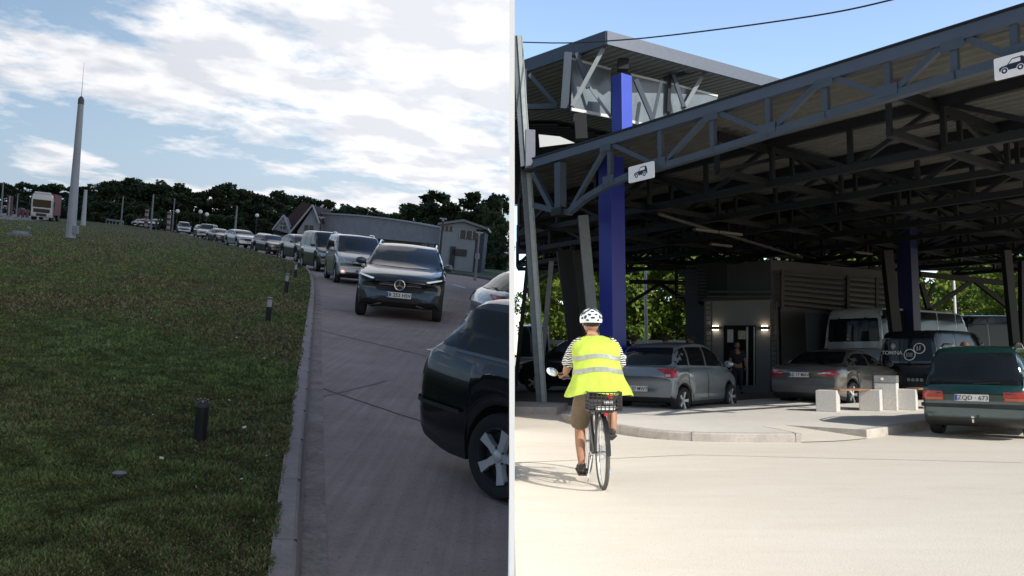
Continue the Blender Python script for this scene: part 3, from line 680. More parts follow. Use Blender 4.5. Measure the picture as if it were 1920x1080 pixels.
# ------------------------------------------------------------------ grass blades (countless): two sheets of short tufts
def grass_blades(N, y0, y1, hh, name):
    u = rng.random(N*3); y = 1/(1/y0+(1/y1-1/y0)*u)           # density falls with distance
    x = -rng.random(N*3)*(.70*y+1.0)
    kx = np.interp(y, [p.y for p in kout], [p.x for p in kout])
    ok = (x < kx+.02)
    x = x[ok][:N]; y = y[ok][:N]; N = len(x)
    # clumps: offset towards random tuft centres
    f1 = np.sin(x*2.1+np.sin(y*1.3)*2)*np.cos(y*1.9+np.sin(x*.9)*2)
    f3 = np.sin(x*7.3+np.sin(y*5.1)*2.2)*np.cos(y*6.1+np.sin(x*4.4)*2.0)
    h = hh*(.40+.6*rng.random(N)**1.5)*(1+.35*f1+.55*f3)*(1+.03*np.minimum(y, 40))
    w = (.0035+.0022*rng.random(N))*(.6+.16*np.minimum(y, 45)+.05*y)
    a = rng.random(N)*2*PI; ln = rng.random(N)*.9; la = rng.random(N)*2*PI
    bx, by = np.cos(a)*w, np.sin(a)*w
    P = np.empty((N, 5, 3))
    tx = x+np.cos(la)*ln*h; ty = y+np.sin(la)*ln*h
    mx = x+np.cos(la)*ln*h*.35; my = y+np.sin(la)*ln*h*.35
    P[:, 0] = np.stack([x-bx, y-by, np.full(N, ZG-.01)], 1); P[:, 1] = np.stack([x+bx, y+by, np.full(N, ZG-.01)], 1)
    P[:, 2] = np.stack([mx+bx*.8, my+by*.8, ZG+h*.6], 1); P[:, 3] = np.stack([mx-bx*.8, my-by*.8, ZG+h*.6], 1)
    P[:, 4] = np.stack([tx, ty, ZG+h], 1)
    me = bpy.data.meshes.new(name); me.vertices.add(N*5); me.vertices.foreach_set('co', P.ravel())
    base = np.arange(N)[:, None]*5
    li = np.concatenate([base+np.array([0, 1, 2, 3]), base+np.array([3, 2, 4])], 1).ravel()
    me.loops.add(N*7); me.loops.foreach_set('vertex_index', li)
    me.polygons.add(N*2); ls = (np.arange(N)[:, None]*7+np.array([0, 4])).ravel(); me.polygons.foreach_set('loop_start', ls)
    me.polygons.foreach_set('loop_total', np.tile([4, 3], N)); me.update(calc_edges=True); me.validate()
    # per blade tint
    at = me.color_attributes.new('tint', 'FLOAT_COLOR', 'POINT')
    rr = rng.random(N); f2 = np.sin(x*.83+1.7*np.sin(y*.61))*np.cos(y*.47+np.sin(x*.39)*1.4); dry = ((rr+.28*f2) > .90)[:, None]
    g = np.stack([.075+.095*rr, .098+.112*rr, .034+.038*rr], 1); d = np.stack([.19+.10*rr, .16+.08*rr, .085+.05*rr], 1)
    brown = ((rng.random(N) + .35*f2) > .80)[:, None]; br = np.stack([.10+.05*rr, .066+.03*rr, .038+.02*rr], 1)
    sh = (1+.34*np.sin(x*7.3+np.sin(y*5.1)*2.2)*np.cos(y*6.1+np.sin(x*4.4)*2.0)+.22*np.sin(x*19+np.sin(y*13)*2)*np.cos(y*17+np.sin(x*11)*2))[:, None]*1.12; g = g*sh; br = br*sh
    c = np.where(dry, d, np.where(brown, br, g)); c = np.concatenate([c, np.ones((N, 1))], 1)
    at.data.foreach_set('color', np.repeat(c, 5, axis=0).ravel())
    return me
gm = bpy.data.materials.new('grass_blades'); gm.use_nodes = True; nt = gm.node_tree; b = nt.nodes['Principled BSDF']; b.inputs['Roughness'].default_value = .7; b.inputs['Specular IOR Level'].default_value = .2
an = nt.nodes.new('ShaderNodeAttribute'); an.attribute_name = 'tint'; nt.links.new(an.outputs['Color'], b.inputs['Base Color'])
gme = grass_blades(400000, 2.6, 170, .030, 'grass'); gme.materials.append(gm)
solo('grass', gme, None, 'short patchy green grass covering the verge beside the lane', 'grass', kind='stuff')
lf = MB()
for i in range(70):
    y = random.uniform(3.5, 22); x = -random.uniform(.05, .62)*y-1.2
    kx = np.interp(y, [p.y for p in kout], [p.x for p in kout])
    if x > kx-.1: continue
    s_ = random.uniform(.008, .02); a = random.random()*6
    lf.add([(x+s_*math.cos(a+k*PI/2), y+s_*math.sin(a+k*PI/2), ZG+.05+random.uniform(-.01, .01)) for k in range(4)], [(0, 1, 2, 3)])
solo('clover_flowers', lf, mat('petal', (.6, .58, .45), .8), 'tiny pale clover flowers and petals scattered in the grass', 'flowers', kind='stuff')

# ------------------------------------------------------------------ trees
def leaf_mat(name, c1, c2, c3, ns=.9):
    m = bpy.data.materials.new(name); m.use_nodes = True; nt = m.node_tree; b = nt.nodes['Principled BSDF']; b.inputs['Roughness'].default_value = .6; b.inputs['Specular IOR Level'].default_value = .25
    tc = nt.nodes.new('ShaderNodeTexCoord'); n = nt.nodes.new('ShaderNodeTexNoise'); n.inputs['Scale'].default_value = ns; n.inputs['Detail'].default_value = 5
    nt.links.new(tc.outputs['Object'], n.inputs['Vector']); r = nt.nodes.new('ShaderNodeValToRGB'); e = r.color_ramp.elements
    e[0].position = .36; e[0].color = (*c1, 1); e[1].position = .5; e[1].color = (*c2, 1); q = e.new(.66); q.color = (*c3, 1)
    nt.links.new(n.outputs['Fac'], r.inputs['Fac']); nt.links.new(r.outputs['Color'], b.inputs['Base Color'])
    tr = nt.nodes.new('ShaderNodeBsdfTranslucent'); nt.links.new(r.outputs['Color'], tr.inputs['Color']); mx = nt.nodes.new('ShaderNodeMixShader'); mx.inputs[0].default_value = .25
    nt.links.new(b.outputs[0], mx.inputs[1]); nt.links.new(tr.outputs[0], mx.inputs[2]); nt.links.new(mx.outputs[0], nt.nodes['Material Output'].inputs['Surface']); return m
LEAFD = leaf_mat('leaf_dark', (.016, .028, .018), (.03, .052, .024), (.06, .095, .036), .35)
LEAFB = leaf_mat('leaf_mid', (.05, .09, .015), (.13, .20, .03), (.25, .31, .05), .6)
BARK = mat('bark', (.09, .075, .06), .9, noise=.4, nscale=6, bump=.6)
BARKP = mat('bark_pale', (.30, .27, .22), .9, noise=.4, nscale=5)
def crown_mesh(seed, H, Wd, z0, nl, leaves, ls, m, shape='round'):
    r = np.random.default_rng(seed); cs = []; 
    for i in range(nl):
        t = r.random()
        if shape == 'round': prof = math.sin(PI*min(1, .12+.86*t))**.7
        elif shape == 'tall': prof = math.sin(PI*min(1, .2+.78*t))**.5*.8
        else: prof = (1-t)*.9+.15
        a = r.random()*2*PI; rad_ = Wd/2*prof*math.sqrt(r.random())*.85
        cs.append((rad_*math.cos(a), rad_*math.sin(a), z0+(H-z0)*(.06+.84*t), (Wd*.13+Wd*.12*r.random())*(1-.35*t)))
    cs = np.array(cs); idx = r.integers(0, nl, leaves); c = cs[idx]
    d = r.normal(size=(leaves, 3)); d /= np.linalg.norm(d, axis=1)[:, None]; rr = c[:, 3]*(.55+.5*r.random(leaves))
    P = c[:, :3]+d*rr[:, None]*np.array([1, 1, .75])
    s_ = ls*(.5+.9*r.random(leaves)); u = r.normal(size=(leaves, 3)); u /= np.linalg.norm(u, axis=1)[:, None]
    w = np.cross(u, r.normal(size=(leaves, 3))); w /= np.linalg.norm(w, axis=1)[:, None]; u *= s_[:, None]; w *= (s_*.6)[:, None]
    V = np.stack([P-u, P-w*.9, P+u, P+w], 1).reshape(-1, 3); me = bpy.data.meshes.new('crown')
    me.vertices.add(leaves*4); me.vertices.foreach_set('co', V.ravel()); me.loops.add(leaves*4); me.loops.foreach_set('vertex_index', np.arange(leaves*4))
    me.polygons.add(leaves); me.polygons.foreach_set('loop_start', np.arange(leaves)*4); me.polygons.foreach_set('loop_total', np.full(leaves, 4)); me.update(calc_edges=True)
    me.materials.append(m); return me, cs
def trunk_mesh(seed, H, cs, r0, m):
    R = random.Random(seed); mb = MB(); top = H*.72
    pts = [(R.uniform(-.1, .1)*i*.3, R.uniform(-.1, .1)*i*.3, top*i/5) for i in range(6)]
    mb.tube(pts, [r0*(1-.15*i) for i in range(6)], 7)
    for k in range(min(6, len(cs))):
        c = cs[R.randrange(len(cs))]; i = R.randint(2, 4); p = Vector(pts[i]); q = Vector(c[:3])
        mb.tube([p, p.lerp(q, .5)+Vector((0, 0, .3)), q], [r0*.4, r0*.25, r0*.08], 5)
    return mb.mesh('trunk', m, 60)
TV = {}
def tree_variant(key, seed, H, Wd, z0, nl, leaves, ls, lm, bm_, r0=.18, shape='round'):
    cm, cs = crown_mesh(seed, H, Wd, z0, nl, leaves, ls, lm, shape); TV[key] = (cm, trunk_mesh(seed, H, cs, r0, bm_))
for i in range(4): tree_variant('d%d' % i, 11+i, 10, 7.5+i*.6, .4, 24, 3200, .30, LEAFD, BARK, .2)
for i in range(2): tree_variant('t%d' % i, 31+i, 10, 4.6, .8, 20, 2600, .27, LEAFD, BARK, .2, 'tall')
tree_variant('bush', 41, 3, 6, 0, 16, 1700, .18, leaf_mat('leaf_hedge', (.012, .026, .010), (.022, .046, .014), (.035, .07, .02), .6), BARK, .05)
def tree(name, key, loc, s, rz, label, cat='tree', group=None, sx=1):
    t = thing(name, label, cat, loc, rz, group); t.matrix_world = t.matrix_world @ Matrix.Diagonal((s*sx, s*sx, s, 1))
    cm, tm = TV[key]; link('crown', cm, t); link('trunk', tm, t); return t
# tree line behind: tops follow the skyline of the photograph
sky = [(-40, 335), (0, 340), (20, 337), (60, 343), (110, 341), (150, 345), (180, 345), (205, 338), (225, 332), (250, 328), (275, 338), (300, 335), (330, 345), (360, 356), (400, 354), (436, 338), (455, 350), (480, 362), (520, 355), (560, 368), (590, 366), (620, 372), (660, 385), (700, 388), (735, 398)]
TL = 'trees of the far tree line behind the queue'
for i in range(46):
    px = -45+i*17.5+random.uniform(-4, 4)
    ytop = interp(sky, px)+random.uniform(-1, 5); yh = 384.5+.1*px
    D = 190+random.uniform(-14, 14)
    if px > 560: D = 140+random.uniform(-8, 8)
    p = LV(px, yh, D); hgt = 1.6+(yh-ytop)/FPX*D
    tree('tree', random.choice(['d0', 'd1', 'd2', 'd3', 't0']), (p.x, D, -.1), hgt/9.6, random.random()*6, 'dark green tree in the unbroken tree line behind the queue of cars', group=TL, sx=1.25)
for i in range(30):        # a lower second row closes the gaps
    px = -45+i*22; yh = 384.5+.1*px; D = 172+random.uniform(-6, 6)
    if px > 570: D = 128
    p = LV(px, yh, D); tree('tree', 'd%d' % (i % 4), (p.x, D, -.8), (.62+.12*random.random())*interp([(0, .55), (200, .8), (600, .7)], px), random.random()*6, 'dark green tree in the unbroken tree line behind the queue of cars', group=TL, sx=1.6)
RG_ = 'trees behind the white office block'
for (px, top, D, key, sx) in ((768, 375, 105, 'd1', 1.1), (808, 354, 112, 't0', 1.5), (790, 372, 118, 'd2', 1.2), (838, 376, 108, 'd0', 1.0), (862, 372, 118, 'd3', 1.1), (888, 382, 104, 'd2', 1.1), (925, 362, 108, 't1', 1.5), (945, 358, 114, 'd1', .8), (905, 378, 118, 'd0', 1.2), (952, 372, 100, 't0', .8), (930, 425, 84, 'd3', 1.3), (952, 420, 80, 'd0', .7), (912, 445, 78, 'd1', 1.1)):
    yh = 384.5+.1*px; p = LV(px, yh, D); h = 1.6+(yh-top)/FPX*D
    w_ = (h/9.6)*sx*4.4; x = min(p.x, -.2-w_*.8) if px > 900 else p.x
    tree('tree', key, (x, D, -.1), h/9.6, px*.7, 'dark broad tree rising behind the white office block', group=RG_, sx=sx)
for i, px in enumerate((335, 352, 372, 395, 418)):
    p = LV(px, 384.5+.1*px, 135); tree('hedge_bush', 'bush', (p.x, 135+i, 0), 1.15, i, 'mid green bushes lit along the hedge behind the queue', 'bush', 'bushes behind the queue', sx=1)
for i, (px, py, s_) in enumerate(((838, 484, .5), (826, 476, .8), (852, 492, .3), (818, 488, .6))):
    p = LG(px, py+8); tree('shrub', 'bush', (p.x, p.y, .1), s_*.55, i*2, 'dark shrubs growing on the tip of the grass island by the lamp pole', 'shrub', 'shrubs on the grass island', sx=.4)

# ------------------------------------------------------------------ buildings of the lane site
WALLG = mat('render_pale', (.29, .30, .34), .85, noise=.15, nscale=2)
WALLY = mat('render_cream', (.17, .15, .125), .85, noise=.2, nscale=2)
WALLW = mat('render_white', (.26, .29, .33), .85, noise=.1, nscale=2)
TILE = mat('roof_tile', (.04, .024, .022), .8, noise=.3, nscale=5, bump=.5, bscale=12)
WHITEP = mat('white_paint', (.40, .42, .45), .5, noise=.12)
GREYM = mat('grey_metal', (.20, .215, .24), .5, .3, noise=.2)
DARKM = mat('dark_metal', (.03, .035, .045), .5, .2, noise=.2)
WIND = mat('window_dark', (.03, .04, .055), .12, spec=.8)
# long low hall with shallow curved roof
D1 = 70; a = LV(597, 444, D1); bq = LV(838, 468, 62)
ax = (bq-a); ax.z = 0; Lh = ax.length; ang = math.atan2(ax.y, ax.x)
hall = thing('low_hall', 'long low pale hall with a shallow curved roof edge behind the queue', 'building', (a.x, a.y, 0), ang)
HH = 3.55
w = MB(); w.box((Lh/2, 1.6, HH/2-.3), (Lh, 3, HH-.6)); w.build('wall', WALLY, hall)
w = MB(); prof = [(0, HH-.75), (0, HH)]
ns = 14; top = [(Lh*i/ns, HH+.16*math.sin(PI*i/ns)-.40*(i/ns)**2) for i in range(ns+1)]
poly = [(0, 1.95)]+[(Lh, 1.95)]+top[::-1]
Mx = Matrix(((1, 0, 0, 0), (0, 0, -1, -.0), (0, 1, 0, 0), (0, 0, 0, 1)))
w.prism(poly, -.0, .35, M=Mx); w.build('fascia', WALLG, hall)
w = MB(); w.prism([(x, z+.0) for x, z in top]+[(x, z+.12) for x, z in top[::-1]], -.1, .5, M=Mx); w.build('roof_edge', WHITEP, hall)
w = MB()
for i in range(ns): w.add([(top[i][0], .0, top[i][1]), (top[i+1][0], .0, top[i+1][1]), (top[i+1][0], 3, top[i+1][1]-.1), (top[i][0], 3, top[i][1]-.1)], [(0, 1, 2, 3)])
w.build('roof', GREYM, hall)
for x in (.5, 4.2, 6.0, 12.2, 12.9, 16.4): w = MB(); w.box((x*Lh/13.5 if False else x, -.08, 1.0), (.55, .14, 2.0)); w.build('pier', WALLG, hall) if x < Lh-.5 else None
for x, z, ww in ((3.1, 1.2, .5), (5.2, 1.3, .35), (8.2, 1.25, .9), (9.9, 1.15, .7), (7.1, 1.3, .35)):
    if x < Lh: w = MB(); w.box((x, -.02, z), (ww, .06, .85)); f = w.build('window', WIND, hall); w = MB(); w.box((x, -.05, z-.46), (ww+.15, .12, .08)); w.build('sill', WHITEP, f)
# white two-storey office at the right end
o0 = LV(822, 466, 60); o1 = LV(906, 474, 60)
off = thing('office_block', 'white two storey office block with dark grey end bay', 'building', (o0.x, 60, 0), 0)
Lo = o1.x-o0.x; Ho = 1.6+(466-412)/FPX*60+.15
w = MB(); w.box((Lo*.40, 4, Ho/2-.2), (Lo*.80, 8, Ho-.4)); w.build('wall', WALLW, off)
w = MB(); w.box((Lo*.89, 4.03, Ho/2-.35), (Lo*.20, 8, Ho-.7)); w.build('grey_bay', mat('bay_grey', (.05, .055, .08), .8, noise=.2), off)
w = MB(); w.prism([(-.2, Ho-.55), (Lo*.5, Ho-.1), (Lo+.2, Ho-.55), (Lo+.2, Ho-.38), (Lo*.5, Ho+.08), (-.2, Ho-.38)], -.3, 8, M=Matrix(((1, 0, 0, 0), (0, 0, 1, 0), (0, 1, 0, 0), (0, 0, 0, 1)))); w.build('roof', GREYM, off)
w = MB(); w.prism([(-.0, Ho-.56), (Lo, Ho-.56), (Lo*.5, Ho-.12)], -.02, .2, M=Matrix(((1, 0, 0, 0), (0, 0, 1, 0), (0, 1, 0, 0), (0, 0, 0, 1)))); w.build('gable', WALLW, off)
for (x, z, ww, hh) in ((.05, Ho-.72, .9, .35), (1.5, Ho-1.05, 1.4, .62)):
    w = MB(); w.box((x+ww/2, -.03, z), (ww, .08, hh)); f = w.build('window', WIND, off)
    for k in range(4): w = MB(); w.box((x+ww*k/3, -.08, z), (.05, .05, hh)); w.build('mullion', WHITEP, f)
w = MB(); w.box((1.6, -.04, 1.5), (1.1, .1, .5)); w.box((1.1, -.04, .95), (.4, .1, 1.9)); w.build('door', WIND, off)
w = MB(); w.box((Lo*.88, -.05, 1.35), (.3, .1, .42)); w.build('sign_board', WHITEP, off)
# A-frame house
h0 = LV(512, 436, 72)
hs = thing('steep_roofed_house', 'dark house with steep tiled gables and white barge boards', 'house', (h0.x, 72, 0), rad(-8), scale=.93)
P2 = Matrix(((1, 0, 0, 0), (0, 0, 1, 0), (0, 1, 0, 0), (0, 0, 0, 1)))
w = MB(); w.box((2.4, 3, 1.2), (3.6, 6, 2.4)); w.build('wall', mat('house_wall', (.08, .08, .09), .9, noise=.2), hs)
w = MB()
w.add([(0, -.2, 1.5), (1.7, 2.2, 5.0), (4.4, 2.2, 4.6), (3.2, -.2, 1.6), (1.5, 6, 1.5), (4.5, 6, 1.5)], [(0, 3, 2, 1), (1, 2, 5, 4), (0, 1, 4)])
w.build('roof', TILE, hs)
g0 = Vector((.9, -.35, 0))
w = MB(); w.prism([(.35, 2.0), (1.95, 1.75), (1.2, 3.3)], -.5, .4, M=P2); w.build('gable', WALLG, hs)
w = MB()
for p, q in (((.2, -.6, 1.95), (1.2, -.6, 3.45)), ((1.2, -.6, 3.45), (2.1, -.6, 1.7)), ((3.0, -.3, 2.2), (1.75+2.2, 2.1, 4.9))): w.beam(p, q, .14, .14)
w.build('barge_board', WHITEP, hs)
w = MB(); w.box((1.2, -.53, 2.45), (.5, .08, .6)); f = w.build('window', WIND, hs); w = MB(); w.box((1.2, -.6, 2.45), (.05, .04, .9)); w.box((1.2, -.6, 2.45), (.9, .04, .05)); w.build('glazing_bar', WHITEP, f)
h1 = LV(559, 441, 68)
hs2 = thing('white_gabled_house', 'white gabled house wing with brown roof and balcony window', 'house', (h1.x, 68, 0), rad(-4), scale=.88)
w = MB(); w.prism([(-.1, 0), (1.9, 0), (1.9, 3.4), (1.25, 4.6), (-.1, 2.2)], .0, 5, M=P2); w.build('wall', WALLW, hs2)
w = MB(); w.add([(1.25, -.25, 4.75), (-1.0, -.25, 1.5), (-1.0, 5.2, 1.5), (1.25, 5.2, 4.75), (2.05, -.25, 3.2), (2.05, 5.2, 3.2)], [(0, 1, 2, 3), (0, 3, 5, 4)]); w.build('roof', TILE, hs2)
w = MB(); w.beam((1.25, -.3, 4.8), (-1.05, -.3, 1.45), .16, .12); w.beam((1.25, -.3, 4.8), (2.1, -.3, 3.1), .16, .12); w.build('barge_board', WHITEP, hs2)
for x, z, hh in ((.75, 2.5, .7), (1.25, 2.5, .7), (1.2, .9, 1.2)):
    w = MB(); w.box((x, -.03, z), (.36, .06, hh)); w.build('window', WIND, hs2)
w = MB(); w.box((1.1, -.35, 1.75), (1.5, .7, .1)); w.box((1.1, -.68, 1.55), (1.5, .04, .35)); w.build('balcony', DARKM, hs2)

# ------------------------------------------------------------------ big mast pole and utility items
mp_ = LG(132, 447, ZG)
mast = thing('mast_pole', 'tall tapered white mast pole with grey collar and lightning rod', 'pole', mp_, 0)
yh = 397.7; zt = CL.z+(mp_.y-CL.y)*((398-190)/FPX); hz = zt*1.0
w = MB(); w.lathe([(.27, 0), (.265, .1), (.19, hz*.6), (.155, hz-.25)], 24); w.build('shaft', mat('mast_paint', (.33, .35, .40), .5, .1, noise=.12, nscale=1.5), mast, 40)
w = MB(); w.lathe([(.158, hz-.27), (.162, hz-.05), (.12, hz+.06), (.05, hz+.14), (.001, hz+.16)], 24); w.lathe([(.17, hz-.3), (.17, hz-.26)], 24); w.build('collar', mat('mast_collar', (.09, .09, .10), .6), mast, 40)
w = MB(); w.tube([(0, 0, hz+.1), (0, 0, hz+2.05)], [.014, .005], 6); w.build('lightning_rod', DARKM, mast)
w = MB(); w.box((.33, -.12, .52), (.28, .2, .46)); w.build('junction_box', mat('box_grey', (.28, .29, .31), .5, noise=.2), mast, bev=.015)
w = MB(); w.lathe([(.34, 0), (.34, .03), (.27, .04)], 24); w.build('base_plate', DARKM, mast)
m0 = LG(36, 443, ZG)
mh = thing('manhole_cover', 'grey concrete manhole slab raised in the grass', 'manhole', m0, .2)
w = MB(); w.box((0, 0, .06), (.95, .8, .16)); w.build('slab', mat('slab_concrete', (.20, .205, .22), .9, noise=.3), mh, bev=.02)
w = MB(); w.lathe([(.001, .26), (.34, .26), (.36, .20), (.36, .12)], 18, c=(0, .1, 0)); w.build('lid', mat('lid_concrete', (.26, .27, .29), .9, noise=.3), mh, 40)
v0 = LG(53, 442, ZG); w = MB(); w.lathe([(.045, 0), (.045, .34), (.11, .36), (.11, .42), (.05, .48), (.001, .49)], 12)
solo('vent_pipe', w, GREYM, 'short capped vent pipe beside the manhole slab', 'vent pipe', v0, smooth=40)
d0 = LG(223, 897, ZG); w = MB(); w.lathe([(.001, .035), (.038, .035), (.045, .028), (.046, 0)], 16)
solo('irrigation_cap', w, mat('cap_grey', (.035, .038, .045), .5, noise=.3), 'small grey round cap lying in the grass at the lower left', 'cap', d0, smooth=40)

# bollards along the kerb
def bollard(px, py, h, label, lens=True, rx=.052, group='bollard lights along the kerb'):
    p = LG(px, py, ZG); t = thing('bollard_light', label, 'bollard', p, 0, group)
    hb = h*.62 if lens else h
    w = MB(); w.lathe([(rx*1.25, 0), (rx*1.25, .012), (rx, .014), (rx, hb), (rx*.9, hb)]+([] if lens else [(.001, hb)]), 18); w.build('post', mat('bollard_black', (.022, .023, .028), .45, .2, noise=.25), t, 40)
    if lens:
        w = MB(); w.lathe([(rx*.85, hb-.01), (rx*.85, h-.03)], 16); w.build('lens', mat('bollard_lens', (.42, .44, .46), .3, coat=.4), t, 40)
        w = MB(); w.lathe([(rx*1.02, h-.035), (rx*1.05, h-.01), (rx*.7, h), (.001, h)], 16); w.build('cap', mat('bollard_cap', (.16, .16, .17), .5, noise=.3), t, 40)
    else:
        w = MB(); w.lathe([(rx*1.06, hb-.03), (rx*1.06, hb-.006), (rx*.8, hb+.004), (.001, hb+.004)], 18)
        for k in range(8): a = 2*PI*k/8; w.box((rx*.8*math.cos(a), rx*.8*math.sin(a), hb+.012), (.012, .012, .014), a)
        w.build('cap_ring', mat('bollard_ring', (.07, .07, .075), .5), t, 40)
    return t
bollard(374, 830, .285, 'nearest bollard, all black without a lens, standing in the grass', False, .043)
bollard(502, 604, .42, 'second nearest bollard light with a clear lens over its black post', True, .046)
bollard(536, 550, .50, 'third bollard light from the camera, black with a dull top')
bollard(553, 522, .50, 'fourth bollard light from the camera, with a pale lens')
bollard(559.5, 503, .42, 'farthest bollard light by the kerb bend, behind the white flat marker')
w = MB(); p = LG(567, 487, ZG); w.box((0, 0, .13), (.42, .12, .10)); w.box((0, 0, .03), (.08, .08, .12)); solo('kerb_marker', w, WHITEP, 'small flat white marker block on the kerb bend', 'marker', p, rz=.1, bev=.01)
for i, px in enumerate((520, 500, 470, 446, 425, 404, 385, 350, 325, 310, 298, 286, 272)):
    py = interp([(272, 423), (325, 435), (400, 452), (446, 463), (505, 478), (552, 491)], px)
    p = LG(px, py+1, ZG); w = MB(); w.lathe([(.05, 0), (.05, .42), (.001, .43)], 8); solo('kerb_bollard', w, mat('bollard_black', (.02, .02, .02)), 'small black bollard in the distant row between the grass and the queue', 'bollard', p, group='distant small bollards')

# poles, lamps, barrier posts, rail
def pole(px, top, bot, rr, m, label, name='pole', D=None, group=None):
    p = LG(px, bot) if D is None else Vector((LV(px, 384.5+.1*px, D).x, D, 0)); yh = 384.5+.1*px
    h = 1.6+(yh-top)/FPX*p.y; w = MB(); w.lathe([(rr*1.15, 0), (rr*.7, h), (.001, h)], 10); return solo(name, w, m, label, 'pole', p, group=group)
pole(157.5, 356, 406, .26, WHITEP, 'white tapered pole on the far grass behind the big mast', D=100)
pole(228, 368, 0, .12, GREYM, 'thin grey pole by the guard rail', D=130)
pole(284, 364, 0, .14, GREYM, 'grey pole between the two red and white barrier posts', D=120)
pole(324, 372, 0, .10, GREYM, 'slim dark pole just right of the second barrier post', D=125)
pole(441, 386, 0, .15, GREYM, 'grey pole behind the white crossover in the queue', D=110)
pole(3, 343, 0, .16, GREYM, 'slim grey pole at the far left edge', D=150); pole(32, 363, 0, .12, GREYM, 'short slim pole at the truck park', D=160)
for k, (px, py) in enumerate(((333, 396), (376, 397), (388, 402), (482, 404))):
    D = 118; q = LV(px, py, D); t = thing('street_lamp', ['globe street lamp left of the hedge', 'taller globe lamp above the second queue row', 'lower globe lamp beside its taller twin', 'globe street lamp left of the steep roofed house'][k], 'lamp', (q.x, D, 0), 0, 'globe street lamps')
    w = MB(); w.lathe([(.05, 0), (.04, q.z)], 8); w.build('post', DARKM, t); w = MB(); w.sphere((0, 0, q.z), .30, 10); w.build('globe', mat('globe_white', (.75, .77, .8), .4), t, 60)
for k, (px, top, D) in enumerate(((276, 393, 122), (318, 397, 118))):
    q = LV(px, top, D); t = thing('barrier_post', ['white barrier post standing left of the grey pole', 'red and white barrier post between the far cars and the silver off roader'][k], 'barrier', (q.x, D, 0), 0, 'barrier posts at the far lane')
    w = MB(); w.box((0, 0, q.z/2), (.38, .38, q.z)); w.build('post', mat('post_pale', (.32, .31, .34), .6, noise=.3), t)
    for z in np.arange(.2, q.z, .8): w = MB(); w.box((0, 0, z+.18), (.42, .42, .36)); w.build('red_band', mat('post_red', (.10, .04, .045), .6), t)
q = LV(20, 367, 130); t = thing('barrier_post', 'red and grey barrier post left of the truck', 'barrier', (q.x, 130, 0), 0, 'barrier posts at the far lane')
w = MB(); w.box((0, 0, q.z/2), (.7, .4, q.z)); w.build('post', mat('post_red', (.1, .04, .045)), t); w = MB(); w.box((.05, 0, q.z/2), (.25, .44, q.z)); w.build('panel', mat('post_pale', (.3, .3, .3)), t)
for k, px in enumerate((36, 44, 52)):
    q = LV(px, 386, 128); w = MB(); w.lathe([(.22, 0), (.2, 1.3), (.001, 1.35)], 10); solo('red_post', w, mat('post_red', (.1, .04, .045)), 'short red post in the row left of the truck', 'post', (q.x, 128, 0), group='short red posts')
t = thing('guard_rail', 'grey metal guard rail at the far end of the grass', 'guard rail', (0, 0, 0)); g0 = LV(200, 405, 150); g1 = LV(232, 410, 135)
w = MB(); w.beam((g0.x, g0.y, .9), (g1.x, g1.y, .9), .1, .35); w.build('rail', GREYM, t)
for i in range(6): q = g0.lerp(g1, i/5); w = MB(); w.box((q.x, q.y, .4), (.12, .12, .9)); w.build('post', GREYM, t)
for (px, top, bot, D, label, name) in ((831, 411, 0, 48, 'dark lamp pole with flat twin heads in front of the hall', 'street_lamp'), (899, 437, 0, 46, 'slim grey lamp pole right of the office', 'street_lamp'), (603, 408, 0, 60, 'dark lamp pole at the left end of the hall', 'street_lamp')):
    q = LV(px, top, D); t = thing(name, label, 'lamp', (q.x, D, 0)); w = MB(); w.lathe([(.085, 0), (.05, q.z)], 10); w.build('post', DARKM if px != 899 else GREYM, t)
    w = MB(); w.box((0, 0, q.z+.03), (.42, .16, .08)); w.box((0, 0, q.z-.06), (.12, .1, .1)); w.build('lamp_head', mat('head_grey', (.35, .36, .38), .5), t)

# ------------------------------------------------------------------ the truck
q = LV(81, 392, 108); tr = thing('truck', 'white cab truck with red trailer parked beyond the grass', 'truck', (q.x, 108, .1), rad(205), scale=1.0)
TW = mat('cab_white', (.55, .56, .58), .35, coat=.5, noise=.1)
w = MB(); w.prism([(-1.22, .45), (1.22, .45), (1.22, 2.75), (1.1, 3.5), (-1.1, 3.5), (-1.22, 2.75)], -.2, 1.9, M=Matrix(((1, 0, 0, 0), (0, 0, 1, 0), (0, 1, 0, 0), (0, 0, 0, 1)))); w.build('cab', TW, tr, bev=.12, smooth=40)
w = MB(); w.box((0, 1.92, 2.25), (2.1, .05, 1.0)); w.build('windshield', GLASSC, tr, bev=.02)
w = MB(); w.box((0, 1.93, 1.3), (1.9, .06, .5)); w.box((0, 1.93, .75), (1.2, .06, .35)); w.build('grille', BLACKP, tr, bev=.02)
for sx in (1, -1):
    w = MB(); w.box((sx*.95, 1.94, .72), (.38, .08, .26)); w.build('headlight', LAMPG, tr); w = MB(); w.box((sx*1.42, 1.7, 2.3), (.14, .25, .75)); w.build('mirror', BLACKP, tr, bev=.03)
w = MB(); w.box((0, 1.6, 3.62), (1.9, .6, .3)); w.build('roof_spoiler', TW, tr, bev=.08)
w = MB(); w.box((0, -5.5, 2.25), (2.5, 9.8, 2.9)); w.build('trailer', mat('trailer_red', (.20, .055, .05), .6, noise=.3), tr)
w = MB(); w.box((0, -5.5, .65), (1.6, 9.8, .3)); w.build('chassis', BLACKP, tr)
tm, rm = wheel_meshes(.5, .34, 8)
for y in (1.0, -1.6, -8.2, -9.4):
    for sx in (1, -1):
        o = link('wheel', tm, tr); o.matrix_basis = Matrix.Translation((sx*1.02, y, .5)) @ Matrix.Rotation(0 if sx == 1 else PI, 4, 'Z'); link('rim', rm, o)

